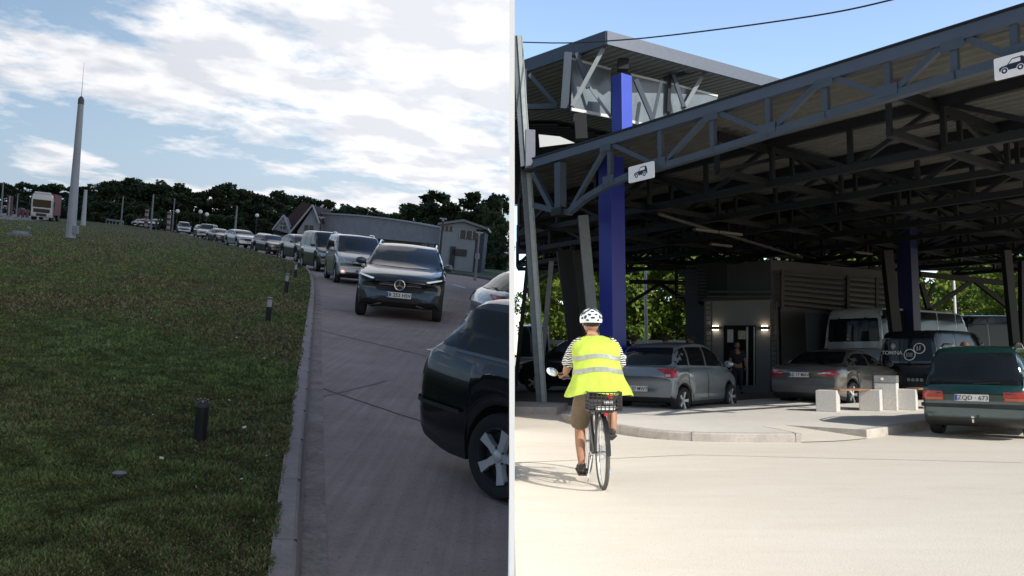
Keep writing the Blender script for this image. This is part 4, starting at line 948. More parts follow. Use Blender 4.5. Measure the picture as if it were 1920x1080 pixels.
# ------------------------------------------------------------------ the queue of cars, nearest first
QG = 'cars queuing along the kerb'
P_ = paint
def lane_car(kind, pm, px, py, hd, label, cat='car', name='queued_car', **kw):
    p = LG(px, py); return make_car(kind, pm, name, label, cat, p, hd, kw.pop('group', QG), **kw)
def fr_to_c(px, py, hd, L):      # centre of a car whose front bumper foot is seen at px, py
    p = LG(px, py); return (p.x-math.sin(rad(hd))*L/2, p.y-math.cos(rad(hd))*L/2, 0)
make_car('suv', P_('teal_grey', (.036, .056, .064), .45, .3), 'queued_car', 'dark teal grey SUV at the head of the queue with a star badge', 'car', fr_to_c(743, 603, 175, 4.7), 175, QG, face='glc', plate='B 252 HSV', seams=True, spokes=10, rails=True, darkw=True)
make_car('van', P_('silver', (.36, .37, .39), .5, .3), 'queued_car', 'silver compact van with one amber fog lamp lit and roof rails', 'van', fr_to_c(678, 536, 160, 4.35), 160, QG, face='citan', plate='B 107 TRD', seams=True, rails=True, rear='van')
make_car('van', P_('dark_van', (.030, .033, .040), .4, .3), 'queued_car', 'dark tall van directly behind the silver compact van', 'van', fr_to_c(636, 514, 152, 4.6), 152, QG, rear='van', plate='B 64 MSE', H=1.9)
make_car('suv', P_('graphite', (.035, .040, .048), .45, .3), 'queued_car', 'graphite SUV where the kerb bends, in front of the dark van', 'car', fr_to_c(590, 495, 148, 4.6), 148, QG, plate='CT 12 ANA')
make_car('estate', P_('dark_red_brown', (.045, .026, .030), .4, .3), 'queued_car', 'very dark maroon estate with a pinkish windscreen, between the graphite SUV and the white crossover', 'car', fr_to_c(530, 480, 143, 4.7), 143, QG, plate='CT 08 RON')
make_car('suv', P_('pearl_white', (.42, .44, .48), .3, .3), 'queued_car', 'pale silver white crossover, the brightest car in the queue', 'car', fr_to_c(468, 467, 143, 4.4), 143, QG, L=4.5, H=1.55, plate='B 77 LAV')
make_car('sedan', P_('wine', (.040, .035, .042), .4, .3), 'queued_car', 'dark sedan behind the white crossover', 'car', fr_to_c(424, 456.5, 143, 4.5), 143, QG, lod=0)
make_car('suv', P_('black', (.014, .015, .018), .3, .25), 'queued_car', 'black SUV following the silver off roader', 'car', fr_to_c(386, 447.5, 150, 4.6), 150, QG, lod=0)
make_car('suv', P_('silver2', (.30, .31, .34), .5, .3), 'queued_car', 'tall silver off roader at the start of the visible queue', 'car', fr_to_c(345, 439, 155, 4.6), 155, QG, lod=0, H=1.85)
for (px, D, hd, kind, c, label, col) in ((294, 135, 175, 'suv', 'black', 'dark SUV beside the first white barrier post in the far lane', None), (264, 160, 175, 'sedan', 'wine', 'small dark car second from the far end of the lane', None), (241, 172, 165, 'sedan', 'silver2', 'silver car at the far end of the lane by the guard rail', None), (272, 150, 170, 'hatch', 'black', 'dark hatchback half hidden by the first barrier post', None),
        (390, 98, 170, 'van', 'silver', 'white van standing behind the black SUV in the second row', None), (412, 88, 165, 'sedan', 'black', 'dark car mostly hidden in the second row behind the dark sedan', None), (497, 76, 160, 'sedan', 'graphite', 'grey car mostly hidden in the second row beside the maroon estate', None), (528, 70, 150, 'sedan', 'silver', 'pale car roof behind the maroon estate', None),
        (6, 170, 120, 'sedan', 'silver2', 'silver car parked at the far left edge', None), (42, 168, 110, 'estate', 'wine', 'dark car parked behind the short red posts', None)):
    q = LV(px, 384.5+.1*px, D); make_car(kind, MATS['paint_'+c], 'parked_car', label, 'car', (q.x, D, 0), hd, 'far cars beyond the queue', lod=0, scale=1.15 if D > 120 else 1)
# right of the lane
q = LG(877, 497); make_car('sedan', P_('slate_blue', (.10, .11, .16), .4, .25), 'parked_car', 'slate blue sedan parked behind the grass island', 'car', (q.x+.0, q.y, 0), 112, lod=0)
q = LG(917, 499); t = thing('utility_cabinet', 'pale utility cabinet right of the parked slate blue sedan', 'cabinet', (q.x, q.y, 0), .2)
w = MB(); w.box((0, 0, .75), (1.1, .7, 1.5)); w.build('case', mat('cabinet_pale', (.30, .31, .29), .6, noise=.2), t, bev=.03); w = MB(); w.box((0, 0, 1.53), (1.2, .8, .08)); w.build('lid', GREYM, t); w = MB(); w.box((-.05, -.36, .8), (.4, .02, .5)); w.build('door', GREYM, t)
q = LG(940, 503); make_car('hatch', P_('dark_grey', (.05, .05, .055), .3, .3), 'parked_car', 'small dark car at the right edge behind the grass island', 'car', (-3.2, q.y+4, 0), 30, lod=0, clip=-.03)
# silver hatch leaving and the near estate, both cut by the white divider between the sites
q = LV(889, 470, 12.6); make_car('hatch', P_('pale_blue_silver', (.30, .34, .38), .5, .28), 'passing_car', 'pale blue silver hatchback with a red tail light beyond the near estate', 'car', (q.x+2.02, 13.3, 0), 72, clip=-.014, rear='hatch', H=1.45, W=1.8, L=4.1, spokes=5)
E_H = 134; Lx = 4.6; rr = LG(797, 705, .55)
cx = rr.x+math.sin(rad(E_H))*Lx/2+math.cos(rad(E_H))*.0; cy_ = rr.y+math.cos(rad(E_H))*Lx/2
perp = Vector((math.cos(rad(E_H)), -math.sin(rad(E_H))))   # right-hand side of the car
cx2 = cx-perp.x*.62; cy2 = cy_-perp.y*.62; cx2 = CL.x+(cx2-CL.x)*.925; cy2 = CL.y+(cy2-CL.y)*.925
make_car('estate', P_('midnight', (.008, .010, .016), .3, .25), 'near_estate_car', 'near blue black estate car at the right of the lane showing its alloy rear wheel', 'car', (cx2, cy2, 0), E_H, clip=-.014, rear='oldestate', plate='CT 55 DAN', spokes=5, seams=True, r=.305, scale=.93)
# ================================================================== CANOPY SITE (right, sunny yard)
COL = C_YARD; FR = MR
A_ = Vector((.6015, -.7989, 0)).normalized(); B_ = Vector((A_.y*-1, A_.x, 0))     # along the front truss, and into the canopy
P0 = Vector((.70, 19.2, 0))
def PT(px, py, back=0):
    d = ray(px, py); n = B_; t = ((P0+B_*back)-CAM).dot(n)/d.dot(n); return CAM+d*t
STEEL = mat('steel_grey', (.075, .095, .125), .45, .25, noise=.12, nscale=2)
STEELD = mat('steel_dark', (.010, .012, .015), .5, .2, noise=.15)
STEELL = mat('steel_light', (.27, .30, .32), .45, .3, noise=.12)
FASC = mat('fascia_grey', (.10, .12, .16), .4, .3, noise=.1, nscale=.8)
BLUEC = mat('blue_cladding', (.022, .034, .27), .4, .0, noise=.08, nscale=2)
BLUEU = mat('blue_cladding_sunlit', (.05, .085, .50), .4, noise=.08, nscale=2)  # brighter copy of the blue cladding, sunlight put into the colour
CORR = mat('corrugated_sheet', (.115, .118, .105), .6, .1, noise=.2, nscale=2)
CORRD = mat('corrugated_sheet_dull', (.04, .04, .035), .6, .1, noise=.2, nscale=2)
def yard_extra(nt, tc, col):
    v = nt.nodes.new('ShaderNodeTexNoise'); v.inputs['Scale'].default_value = 60; v.inputs['Detail'].default_value = 2; nt.links.new(tc.outputs['Object'], v.inputs['Vector'])
    r2 = nt.nodes.new('ShaderNodeValToRGB'); r2.color_ramp.elements[0].position = .3; r2.color_ramp.elements[0].color = (.8, .78, .75, 1); r2.color_ramp.elements[1].position = .45; r2.color_ramp.elements[1].color = (1, 1, 1, 1)
    nt.links.new(v.outputs['Fac'], r2.inputs['Fac']); m2 = nt.nodes.new('ShaderNodeMixRGB'); m2.blend_type = 'MULTIPLY'; m2.inputs['Fac'].default_value = .5
    nt.links.new(col, m2.inputs['Color1']); nt.links.new(r2.outputs['Color'], m2.inputs['Color2']); return m2.outputs['Color']
YARDM = ground_mat('yard_concrete', [(.34, (.54, .485, .405)), (.45, (.62, .56, .475)), (.58, (.66, .605, .52)), (.68, (.70, .645, .56))], [((.12, .5, 1), .5), ((1.2, 3.5, 1), .3), (16, .2)], bump=.18, bs=60, extra=yard_extra)
PAVM = ground_mat('pavement_slab', [(.36, (.56, .525, .47)), (.64, (.70, .665, .61))], [(.4, .5), (6, .3), (30, .2)], bump=.2, bs=80)
KERBR = ground_mat('kerb_concrete', [(.34, (.34, .31, .28)), (.66, (.54, .50, .45))], [(1.3, .5), (9, .5)], bump=.3, bs=60)
yd = MB(); yd.add([(.02, -6, 0), (400, -6, 0), (400, 600, 0), (.02, 600, 0)], [(0, 1, 2, 3)]); solo('ground', yd, YARDM, kind='structure')
# boundary between the two sites: bank wall below the sloping lane site, thin white strip standing for the gap between the sites
pp = [ML @ Vector((0, y, 0)) for y in (-3, 0, 5, 10, 20, 40, 80, 160, 300)]
bw = MB(); bw.add([(-.012, p.y, p.z-.01) for p in pp]+[(-.012, p.y, -.5) for p in pp], [(i, i+1, i+10, i+9) for i in range(8)]); solo('embankment', bw, mat('bank_concrete', (.3, .29, .27), .9, noise=.3), kind='structure')
wp = MB(); x0 = .0107
wp.add([(-x0, 3.206, -.3), (x0, 3.2, -.3), (x0, 13.8, -.3), (-x0, 13.8, -.3), (-x0, 3.206, 2.76), (x0, 3.2, 2.76), (x0, 13.8, 2.76), (-x0, 13.8, 2.76)], [(0, 3, 2, 1), (4, 5, 6, 7), (0, 1, 5, 4), (1, 2, 6, 5), (2, 3, 7, 6), (3, 0, 4, 7)])
solo('white_divider', wp, mat('bright_white_paint', (.93, .93, .93), .5), 'thin white divider strip seen end on, standing for the gap between the lane and the yard', 'wall')
# paved island with kerb
isp = [(1052, 788), (1095, 800), (1150, 811), (1215, 821.5), (1300, 827.5), (1400, 829.5), (1503, 830)]
ki = smooth_line([RG(x, y) for x, y in isp], 4); kr = [RG(*p) for p in ((1545, 829), (1585, 827), (1625, 823))]
k2 = smooth_line([RG(*p) for p in ((1625, 822), (1690, 812), (1765, 799), (1850, 784))], 4)
def kerb_run(name, L_, h=.13, w=.16, hs=None):
    O = offset_line(L_, w); mb = MB(); n = len(L_); V = []
    for i, (a, b) in enumerate(zip(L_, O)):
        hh = hs[i] if hs else h; V += [(a.x, a.y, -.02), (a.x, a.y, hh-.02), (a.x+(b.x-a.x)*.1, a.y+(b.y-a.y)*.1, hh), (b.x, b.y, hh), (b.x, b.y, -.02)]
    mb.add(V, [(i*5+j, i*5+5+j, i*5+6+j, i*5+1+j) for i in range(n-1) for j in range(4)]); return solo(name, mb, KERBR, kind='structure'), O
_, o1 = kerb_run('kerb', ki)
kerb_run('kerb', k2)
back = [RG(*p) for p in ((1850, 764), (1600, 750), (1420, 757), (1300, 768), (1160, 772), (1075, 779))]
allp = [Vector((p.x, p.y, 0)) for p in ki+kr+k2]; ao = offset_line(allp, .14); ai = offset_line(allp, 1.3); nk = len(ki)
rampo = [allp[nk-1]]+allp[nk:nk+3]+[allp[nk+3]]; rampi = [ai[nk-1]]+ai[nk:nk+3]+[ai[nk+3]]
rm_ = MB(); rm_.add([(p.x, p.y, .012) for p in rampo]+[(p.x, p.y, .127) for p in rampi], [(i, i+1, i+6, i+5) for i in range(4)]); solo('kerb_ramp', rm_, YARDM, kind='structure')
for k_ in (nk-1, nk+3):
    tr3 = MB(); a_, b_ = allp[k_], ai[k_]; tr3.add([(a_.x, a_.y, 0), (a_.x, a_.y, .13), (b_.x, b_.y, .129)], [(0, 1, 2)]); solo('ramp_cheek', tr3, KERBR, kind='structure')
ao = ao[:nk-1]+[ao[nk-1]]+[ai[nk-1]]+ai[nk:nk+3]+[ai[nk+3]]+ao[nk+3:]
pv = MB(); pts = [(p.x, p.y, .125) for p in ao]+[(p.x, p.y, .125) for p in back]; pv.add(pts, [tuple(range(len(pts)))]); o = solo('pavement', pv, PAVM, kind='structure')
bb_ = bmesh.new(); bb_.from_mesh(o.data); bmesh.ops.triangulate(bb_, faces=bb_.faces[:]); bb_.to_mesh(o.data); bb_.free()
jm = MB(); acc = 0; nxt = 1.3
for i in range(len(ki)-1):
    sg_ = (ki[i+1]-ki[i]).length
    while nxt < acc+sg_:
        p = ki[i].lerp(ki[i+1], (nxt-acc)/sg_); t_ = (ki[i+1]-ki[i]).normalized(); nn = Vector((-t_.y, t_.x, 0)); jm.beam(p-nn*.003+Vector((0, 0, .066)), p+nn*.15+Vector((0, 0, .066)), .008, .134); nxt += 1.5
    acc += sg_
solo('kerb_joint', jm, mat('joint_grey', (.15, .14, .13), .9), kind='structure')
# kerb block under the leaning post at the left
bk = MB(); q0 = RG(966, 776); q1 = RG(1044, 777); bk.add([(max(q0.x, .02), q0.y, .0), (q1.x, q1.y, 0), (q1.x+.35, q1.y+1.6, 0), (.02, q0.y+2.2, 0), (max(q0.x, .02), q0.y, .15), (q1.x, q1.y, .15), (q1.x+.35, q1.y+1.6, .15), (.02, q0.y+2.2, .15)], [(4, 5, 6, 7), (0, 1, 5, 4), (1, 2, 6, 5), (2, 3, 7, 6)])
solo('kerb', bk, KERBR, kind='structure')
# lane floor under the canopy: dark sheet, canopy shade put into its colour
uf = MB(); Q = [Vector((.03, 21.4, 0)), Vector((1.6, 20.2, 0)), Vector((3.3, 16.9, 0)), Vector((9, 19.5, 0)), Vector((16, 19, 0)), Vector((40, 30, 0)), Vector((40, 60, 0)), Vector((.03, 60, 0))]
uf.add([(p.x, p.y, .004) for p in Q], [tuple(range(8))]); o = solo('lane_floor', uf, ground_mat('lane_floor_shade_tone', [(.35, (.085, .082, .08)), (.65, (.14, .135, .125))], [(.6, .6), (8, .4)]), kind='structure')
strip('yard_joint', wob(RG(965, 868), RG(1300, 853), 12, .01), .025, mat('yard_joint_tone', (.50, .445, .36), .9), z=.004)
strip('yard_joint', wob(RG(1300, 853), RG(1919, 868), 12, .01), .02, MATS['yard_joint_tone'], z=.004)

# ------------------------------------------------------------------ the canopy
can = thing('canopy', 'large dark grey steel truss canopy with corrugated roof over the lanes', 'canopy')
YMAX = 36.5; XMIN = .12; SEND = 11.9
def srange(t):       # extent along the truss line at distance t into the canopy
    s0 = -9e9
    Pt = P0+B_*t
    s_x = (XMIN+.1-Pt.x)/A_.x; s_y = (YMAX-Pt.y)/A_.y
    return max(s_x, s_y), SEND
# front truss
ft = MB(); ft.beam(PT(1004, 292+18), PT(1004, 292+18)+Vector((0, 0, .001)), .1, .1); ft = None
zt_ = P0.z+6.10
a0 = PT(1003, 300); a0.z = zt_-.12; a1 = P0+A_*SEND; a1.z = zt_-.12
root = MB(); root.beam(a0, a1, .16, .24); front = root.build('front_truss', FASC, can)
w = MB(); w.beam(a0+B_*-.09+Vector((0, 0, .10)), a1+B_*-.09+Vector((0, 0, .10)), .03, .04); w.build('gutter_lip', STEELD, front)
bc = [(1003, 385), (1050, 397), (1068, 398), (1098, 372), (1135, 350), (1180, 330), (1240, 313), (1340, 283), (1443, 251), (1550, 217), (1667, 182), (1792, 143), (1905, 110), (2010, 78)]
bp_ = [PT(x, y) for x, y in bc]
w = MB()
for p, q in zip(bp_, bp_[1:]): w.beam(p, q+(q-p).normalized()*.03, .14, .13)
w.build('bottom_chord', STEEL, front)
def topz(px):
    p = PT(px, 290-.317*(px-1015)+20); p.z = zt_-.36; return p
def botp(px):
    for (x0, y0), (x1, y1) in zip(bc, bc[1:]):
        if px <= x1: return PT(px, y0+(y1-y0)*(px-x0)/(x1-x0))
for px in (1145, 1240, 1338, 1443, 1550, 1667, 1792, 1905):
    w = MB(); p = botp(px); q = topz(px); q = Vector((p.x, p.y, zt_-.22)); w.beam(p, q, .10, .10, upv=B_); w.build('brace', STEEL, front)
w = MB(); p = PT(1051, 400); w.beam(p, Vector((p.x, p.y, zt_-.3)), .2, .2, upv=B_); w.build('end_post', STEEL, front)
w = MB(); w.box(PT(1051, 398), (.35, .3, .2), math.atan2(A_.y, A_.x)); w.build('end_joint', STEELD, front, bev=.02)
for a, b in ((1068, 1138), (1240, 1150), (1240, 1332), (1443, 1345), (1443, 1545), (1667, 1556), (1667, 1786), (1905, 1798)):
    w = MB(); p = botp(a); q = PT(b, 290-.317*(b-1015)+24); w.beam(p, q, .095, .095, upv=B_); w.build('brace', STEEL, front)
w = MB(); w.beam(PT(1036, 392), PT(1001, 325), .12, .12); w.build('brace', STEEL, front)
for px in (1145, 1240, 1443, 1667, 1905):
    w = MB(); p = botp(px)+Vector((0, 0, .09)); w.box(p-B_*.075, (.34, .012, .18), math.atan2(A_.y, A_.x)); w.build('gusset_plate', STEEL, front)
for px in (1140, 1338, 1550, 1792):
    w = MB(); p = botp(px); w.box(Vector((p.x, p.y, zt_-.28))-B_*.075, (.34, .012, .16), math.atan2(A_.y, A_.x)); w.build('gusset_plate', STEEL, front)
# inner trusses
def truss(par_s, base, dirv, s0, s1, zb=4.95, zt=5.82, step=1.7, wch=.15, wbr=.09, m=STEELD, name='inner_truss', arch=.0):
    mb = MB(); n = max(2, int(round((s1-s0)/step))); pts = [s0+(s1-s0)*i/n for i in range(n+1)]
    up = [base+dirv*s+Vector((0, 0, zt)) for s in pts]; lo = [base+dirv*s+Vector((0, 0, zb-(arch*abs((s-s0)/(s1-s0)-.5)**3*8))) for s in pts]
    mb.beam(up[0], up[-1], wch, wch+.05)
    for p, q in zip(lo, lo[1:]): mb.beam(p, q, wch, wch)
    for i in range(n+1): mb.beam(lo[i], up[i], wbr, wbr, upv=dirv.cross(Vector((0, 0, 1))))
    for i in range(n):
        p, q = (lo[i], up[i+1]) if i % 2 == 0 else (up[i], lo[i+1]); mb.beam(p, q, wbr, wbr, upv=dirv.cross(Vector((0, 0, 1))))
    return mb.build(name, m, can)
for t in (2.6, 5.2, 7.8, 10.4, 13, 16, 19, 22, 26, 30):
    s0, s1 = srange(t)
    truss(None, P0+B_*t, A_, s0, s1, arch=.0, step=1.75)
def trange(s):
    Ps = P0+A_*s; lo = max(0.9, (XMIN+.1-Ps.x)/B_.x); hi = (YMAX-Ps.y)/B_.y; return lo, min(hi, 40)
for s in (11.6, 8.2, 4.6, 1.0, -3, -7, -11, -15):
    lo, hi = trange(s)
    if hi-lo > 2: truss(None, P0+A_*s, B_, lo, hi, zb=5.0, zt=5.75, step=2.6, wch=.13, wbr=.08, name='cross_truss')
truss(None, Vector((0, YMAX, 0)), Vector((1, 0, 0)), .25, 44, zb=5.2, zt=6.0, step=1.25, wch=.16, wbr=.10, name='rear_truss')
truss(None, Vector((0, YMAX-3, 0)), Vector((1, 0, 0)), .25, 40, zb=5.15, zt=6.0, step=1.6, wch=.16, wbr=.10, name='rear_truss')
# roof sheet with ribs along the truss direction, cut to the canopy outline
rf = MB(); pitch = .30; t = 0.0
poly_s = lambda t: srange(t)
def ribs(mb, tmin, tmax, z, sr):
    t = tmin
    while t < tmax:
        for (ta, za, tb, zb_) in ((t, 0, t+.12, 0), (t+.12, 0, t+.16, .05), (t+.16, .05, t+.26, .05), (t+.26, .05, t+.30, 0)):
            (a0_, a1_), (b0_, b1_) = sr(ta), sr(tb)
            if a1_ <= a0_: continue
            P = [P0+B_*ta+A_*a0_, P0+B_*ta+A_*a1_, P0+B_*tb+A_*b1_, P0+B_*tb+A_*b0_]
            mb.add([(P[0].x, P[0].y, z+za), (P[1].x, P[1].y, z+za), (P[2].x, P[2].y, z+zb_), (P[3].x, P[3].y, z+zb_)], [(0, 1, 2, 3)])
        t += pitch
ribs(rf, .05, 42, 5.93, srange); rf.build('roof_sheet', CORR, can)
rt = MB(); ribs(rt, .05, 42, 6.02, srange); rt.build('roof_cover', mat('roof_cover_grey', (.12, .13, .15), .5), can)
# fascia on the right hand end of the roof
w = MB(); e0 = P0+A_*SEND; w.beam((e0.x, e0.y, zt_-.2), (e0.x+B_.x*34, e0.y+B_.y*34, zt_-.2), .12, .38); w.build('fascia', FASC, can)
# ceiling light tubes
for (px, py, D) in ((1300, 338, 22), (1345, 342, 22.5), (1600, 392, 27), (1180+150, 365, 25)):
    p = RV(px, py, D); p.z = 4.75; w = MB(); w.beam(p, p+Vector((.8, .55, 0)), .12, .07); w.build('light_tube', mat('tube_white', (.14, .14, .12), .6), can)
w = MB(); p = RV(1235, 322, 20); q = RV(1500, 388, 29); p.z = 4.82; q.z = 4.82; w.tube([p, q], .05, 8); w.build('conduit', mat('conduit_grey', (.06, .06, .055), .5), can)
# clad blue columns and steel legs
ra = math.atan2(A_.y, A_.x)
c1 = RV(1149, 600, 18.75)
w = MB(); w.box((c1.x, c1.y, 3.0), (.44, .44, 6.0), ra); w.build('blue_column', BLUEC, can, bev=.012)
c2 = RV(1706, 600, 27.5); w = MB(); w.box((c2.x, c2.y, 3.0), (.50, .50, 6.0), ra); w.build('blue_column', mat('blue_cladding_shade', (.010, .014, .085), .5, noise=.1), can, bev=.012)  # darker copy of the blue cladding, canopy shade put into the colour
def leg(p, q, D, w0, m=STEELD, name='leg', q_D=None):
    a = RV(p[0], p[1], D); b = RV(q[0], q[1], q_D or D); mb = MB(); mb.beam(a, b, w0, w0, upv=(0, 1, 0)); mb.build(name, m, can)
leg((1093, 405), (1124, 745), 21.2, .26, STEELL); leg((1058, 470), (1092, 735), 25, .48); leg((1082, 470), (1108, 735), 24, .25)
leg((990, 490), (966, 725), 27, .14); leg((1034, 490), (1012, 725), 27.5, .16, STEELL); leg((1000, 532), (1058, 500), 27.5, .12)
leg((1662, 470), (1692, 745), 26, .30); leg((1632, 480), (1640, 560), 33, .2)
leg((1886, 470), (1912, 745), 22, .20); leg((1918, 490), (1921, 745), 24, .2); leg((1727, 530), (1742, 583), 30, .16); leg((1742, 578), (1727, 705), 30, .16); leg((1742, 590), (1768, 705), 30, .12)
leg((1180, 528), (1440, 534), YMAX-3, .17, name='tie_beam'); leg((1237, 532), (1172, 574), YMAX-3, .14, name='knee_brace'); leg((1237, 532), (1312, 582), YMAX-3, .14, name='knee_brace')
leg((1725, 514), (1925, 535), 31, .2, name='tie_beam'); leg((1822, 527), (1742, 582), 31, .15, name='knee_brace'); leg((1828, 527), (1908, 590), 31, .15, name='knee_brace'); leg((1740, 562), (1752, 530), 30, .1, name='knee_brace')
leg((1312, 582), (1318, 720), YMAX-3, .2)
leg((1268, 500), (1268, 560), YMAX-3, .14); leg((1321, 498), (1321, 562), YMAX-3, .14)

# ------------------------------------------------------------------ second canopy, higher, behind on the left
up = thing('upper_canopy', 'higher flat canopy roof with glazed screen panels behind the front truss', 'canopy')
V0 = RV(1137, 58, 22); zV = V0.z
E1 = RV(966, 116, 24.6); k_ = 1; L1 = Vector((.05, 24.6, zV)); R1 = Vector((9.4, 26.3, zV)); BK = Vector((5.2, 34, zV)); BK2 = Vector((.05, 32, zV))
def strip_beam(mb, a, b, w_, h_, mi=0): mb.beam(a, b, w_, h_, mi)
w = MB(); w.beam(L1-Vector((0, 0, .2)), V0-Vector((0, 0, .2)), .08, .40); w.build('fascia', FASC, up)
w = MB(); w.beam(V0-Vector((0, 0, .2)), R1-Vector((0, 0, .2)), .08, .40); w.build('fascia', mat('fascia_sunlit_side', (.15, .17, .21), .4, .3, noise=.1), up)  # lighter copy of the fascia grey, sunlight put into the colour
w = MB(); dirr = (R1-V0).normalized(); dl = (L1-V0); nr = 60
for i in range(nr):      # ribs parallel to the left edge
    for f0, f1, z0_, z1_ in ((0, .4, 0, 0), (.4, .5, 0, .06), (.5, .9, .06, .06), (.9, 1, .06, 0)):
        sA, sB = (i+f0)*.30, (i+f1)*.30
        P = [V0+dirr*sA, V0+dirr*sB]
        if P[1].x > 10.5: continue
        Q = []
        for p in P:
            k2_ = min(9.0, (p.x-.06)/(-dl.normalized().x)); Q.append(p+dl.normalized()*k2_)
        w.add([(P[0].x, P[0].y, zV-.16+z0_), (P[1].x, P[1].y, zV-.16+z1_), (Q[1].x, Q[1].y, zV-.16+z1_), (Q[0].x, Q[0].y, zV-.16+z0_)], [(0, 1, 2, 3)])
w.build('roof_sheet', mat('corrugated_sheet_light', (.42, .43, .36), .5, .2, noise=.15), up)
# glazed screens parallel to the right hand edge
GP = mat('screen_glass', (.17, .21, .24), .2, 0, .2, noise=.3, nscale=1.2)
def scr(px, top, bot, D): return RV(px, top, D), RV(px, bot, D)
scs = [(1071, 110, 205, 22.9), (1145, 130, 219, 23.6), (1183, 140, 228, 23.9), (1250, 156, 245, 24.4), (1256, 157, 246, 24.45), (1345, 180, 268, 25.2)]
for i, j in ((0, 1), (2, 3), (4, 5)):
    a, b = scr(*scs[i]); c, d = scr(*scs[j]); w = MB(); w.add([a, b, d, c], [(0, 1, 2, 3)]); w.build('glass_panel', GP, up)
    w = MB(); w.beam(b, d, .06, .09); w.build('panel_rail', mat('rail_white', (.6, .62, .62), .4), up); w = MB(); w.beam(a, c, .05, .07); w.build('panel_rail', MATS['rail_white'], up)
for (p, q, D, w0, m) in (((1065, 100), (1058, 205), 22.5, .22, STEEL), ((1081, 100), (1103, 165), 22.7, .12, STEEL), ((1140, 75), (1073, 200), 22.3, .12, STEELL), ((1103, 160), (1146, 220), 22.9, .07, STEELL),
        ((1192, 150), (1224, 225), 23.2, .13, STEEL), ((1240, 152), (1224, 225), 23.5, .09, STEEL), ((1262, 140), (1282, 200), 24.2, .11, STEEL), ((1327, 125), (1284, 200), 24.6, .12, STEELL), ((1327, 125), (1245, 148), 25, .14, STEEL), ((1256, 140), (1253, 210), 24.3, .10, STEELD),
        ((1137, 75), (1090, 100), 23, .13, STEELD), ((984, 130), (984, 205), 24, .12, STEEL), ((992, 140), (1042, 197), 24, .12, STEEL), ((988, 201), (1040, 200), 24, .16, STEEL), ((1168, 112), (1168, 132), 23, .3, STEELD), ((1087, 215), (1090, 262), 23, .35, STEELD)):
    a = RV(p[0], p[1], D); b = RV(q[0], q[1], D); w = MB(); w.beam(a, b, w0, w0, upv=(0, 1, 0)); w.build('brace', m, up)
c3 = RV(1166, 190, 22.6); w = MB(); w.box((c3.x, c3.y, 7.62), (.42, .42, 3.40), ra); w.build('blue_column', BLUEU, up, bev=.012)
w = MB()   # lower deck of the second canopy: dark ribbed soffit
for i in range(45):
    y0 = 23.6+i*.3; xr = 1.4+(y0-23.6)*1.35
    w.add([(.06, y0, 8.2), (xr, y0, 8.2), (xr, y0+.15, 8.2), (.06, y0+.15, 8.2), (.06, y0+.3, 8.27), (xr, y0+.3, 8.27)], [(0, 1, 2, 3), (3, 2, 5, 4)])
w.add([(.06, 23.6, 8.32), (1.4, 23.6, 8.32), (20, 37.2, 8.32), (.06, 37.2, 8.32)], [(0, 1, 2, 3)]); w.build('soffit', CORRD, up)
w = MB(); w.box(RV(994, 280, 19.6), (.24, .1, .98), .2); w.build('end_panel', mat('panel_grey', (.14, .15, .20), .5, noise=.1), up)
w = MB(); a = RV(1010, 252, 21.5); w.add([a, RV(1012, 276, 21.5), RV(1078, 268, 21.5), RV(1050, 256, 21.5)], [(0, 1, 2, 3)]); w.build('wall_patch', MATS['rail_white'], up)  # white piece for a sunlit bit of wall, brightness put into its colour
# ------------------------------------------------------------------ leaning post and its cable
lp = thing('leaning_post', 'tall slightly leaning grey steel post with a pale flange at the left of the yard', 'post')
tp_ = RV(969, 70, 20.3); bt = RG(1015, 760); ax_ = (tp_-bt)
w = MB(); w.beam(bt, tp_, .24, .26, upv=(0, 1, 0)); w.build('post', mat('post_steel', (.17, .20, .22), .5, .2, noise=.15), lp)
w = MB(); o_ = Vector((.06, -.15, 0)); w.beam(bt+o_, tp_+o_, .10, .03, upv=(0, 1, 0)); w.beam(bt+Vector((.135, -.02, 0)), tp_+Vector((.135, -.02, 0)), .02, .20, upv=(0, 1, 0)); w.build('flange', mat('flange_pale', (.46, .50, .49), .45, .1, noise=.15), lp)
w = MB(); w.box(bt+Vector((0, 0, .03)), (.5, .5, .06)); w.build('base_plate', STEELD, lp)
w = MB(); pts = []
cpx = smooth_pts([(975, 79), (1060, 80.5), (1150, 76), (1240, 68), (1400, 48), (1560, 24), (1670, 0), (1790, -32)], 4)
for x_, y_ in cpx: u = (x_-975)/815; pts.append(RV(x_, y_, 1/((1-u)/20.3+u/13.0)))
w.tube(pts, .016, 6)
for i in range(0, 420):
    pass
solo('cable', w, mat('cable_black', (.03, .03, .035), .6), 'thin twisted black cable running from the leaning post up across the sky', 'cable')
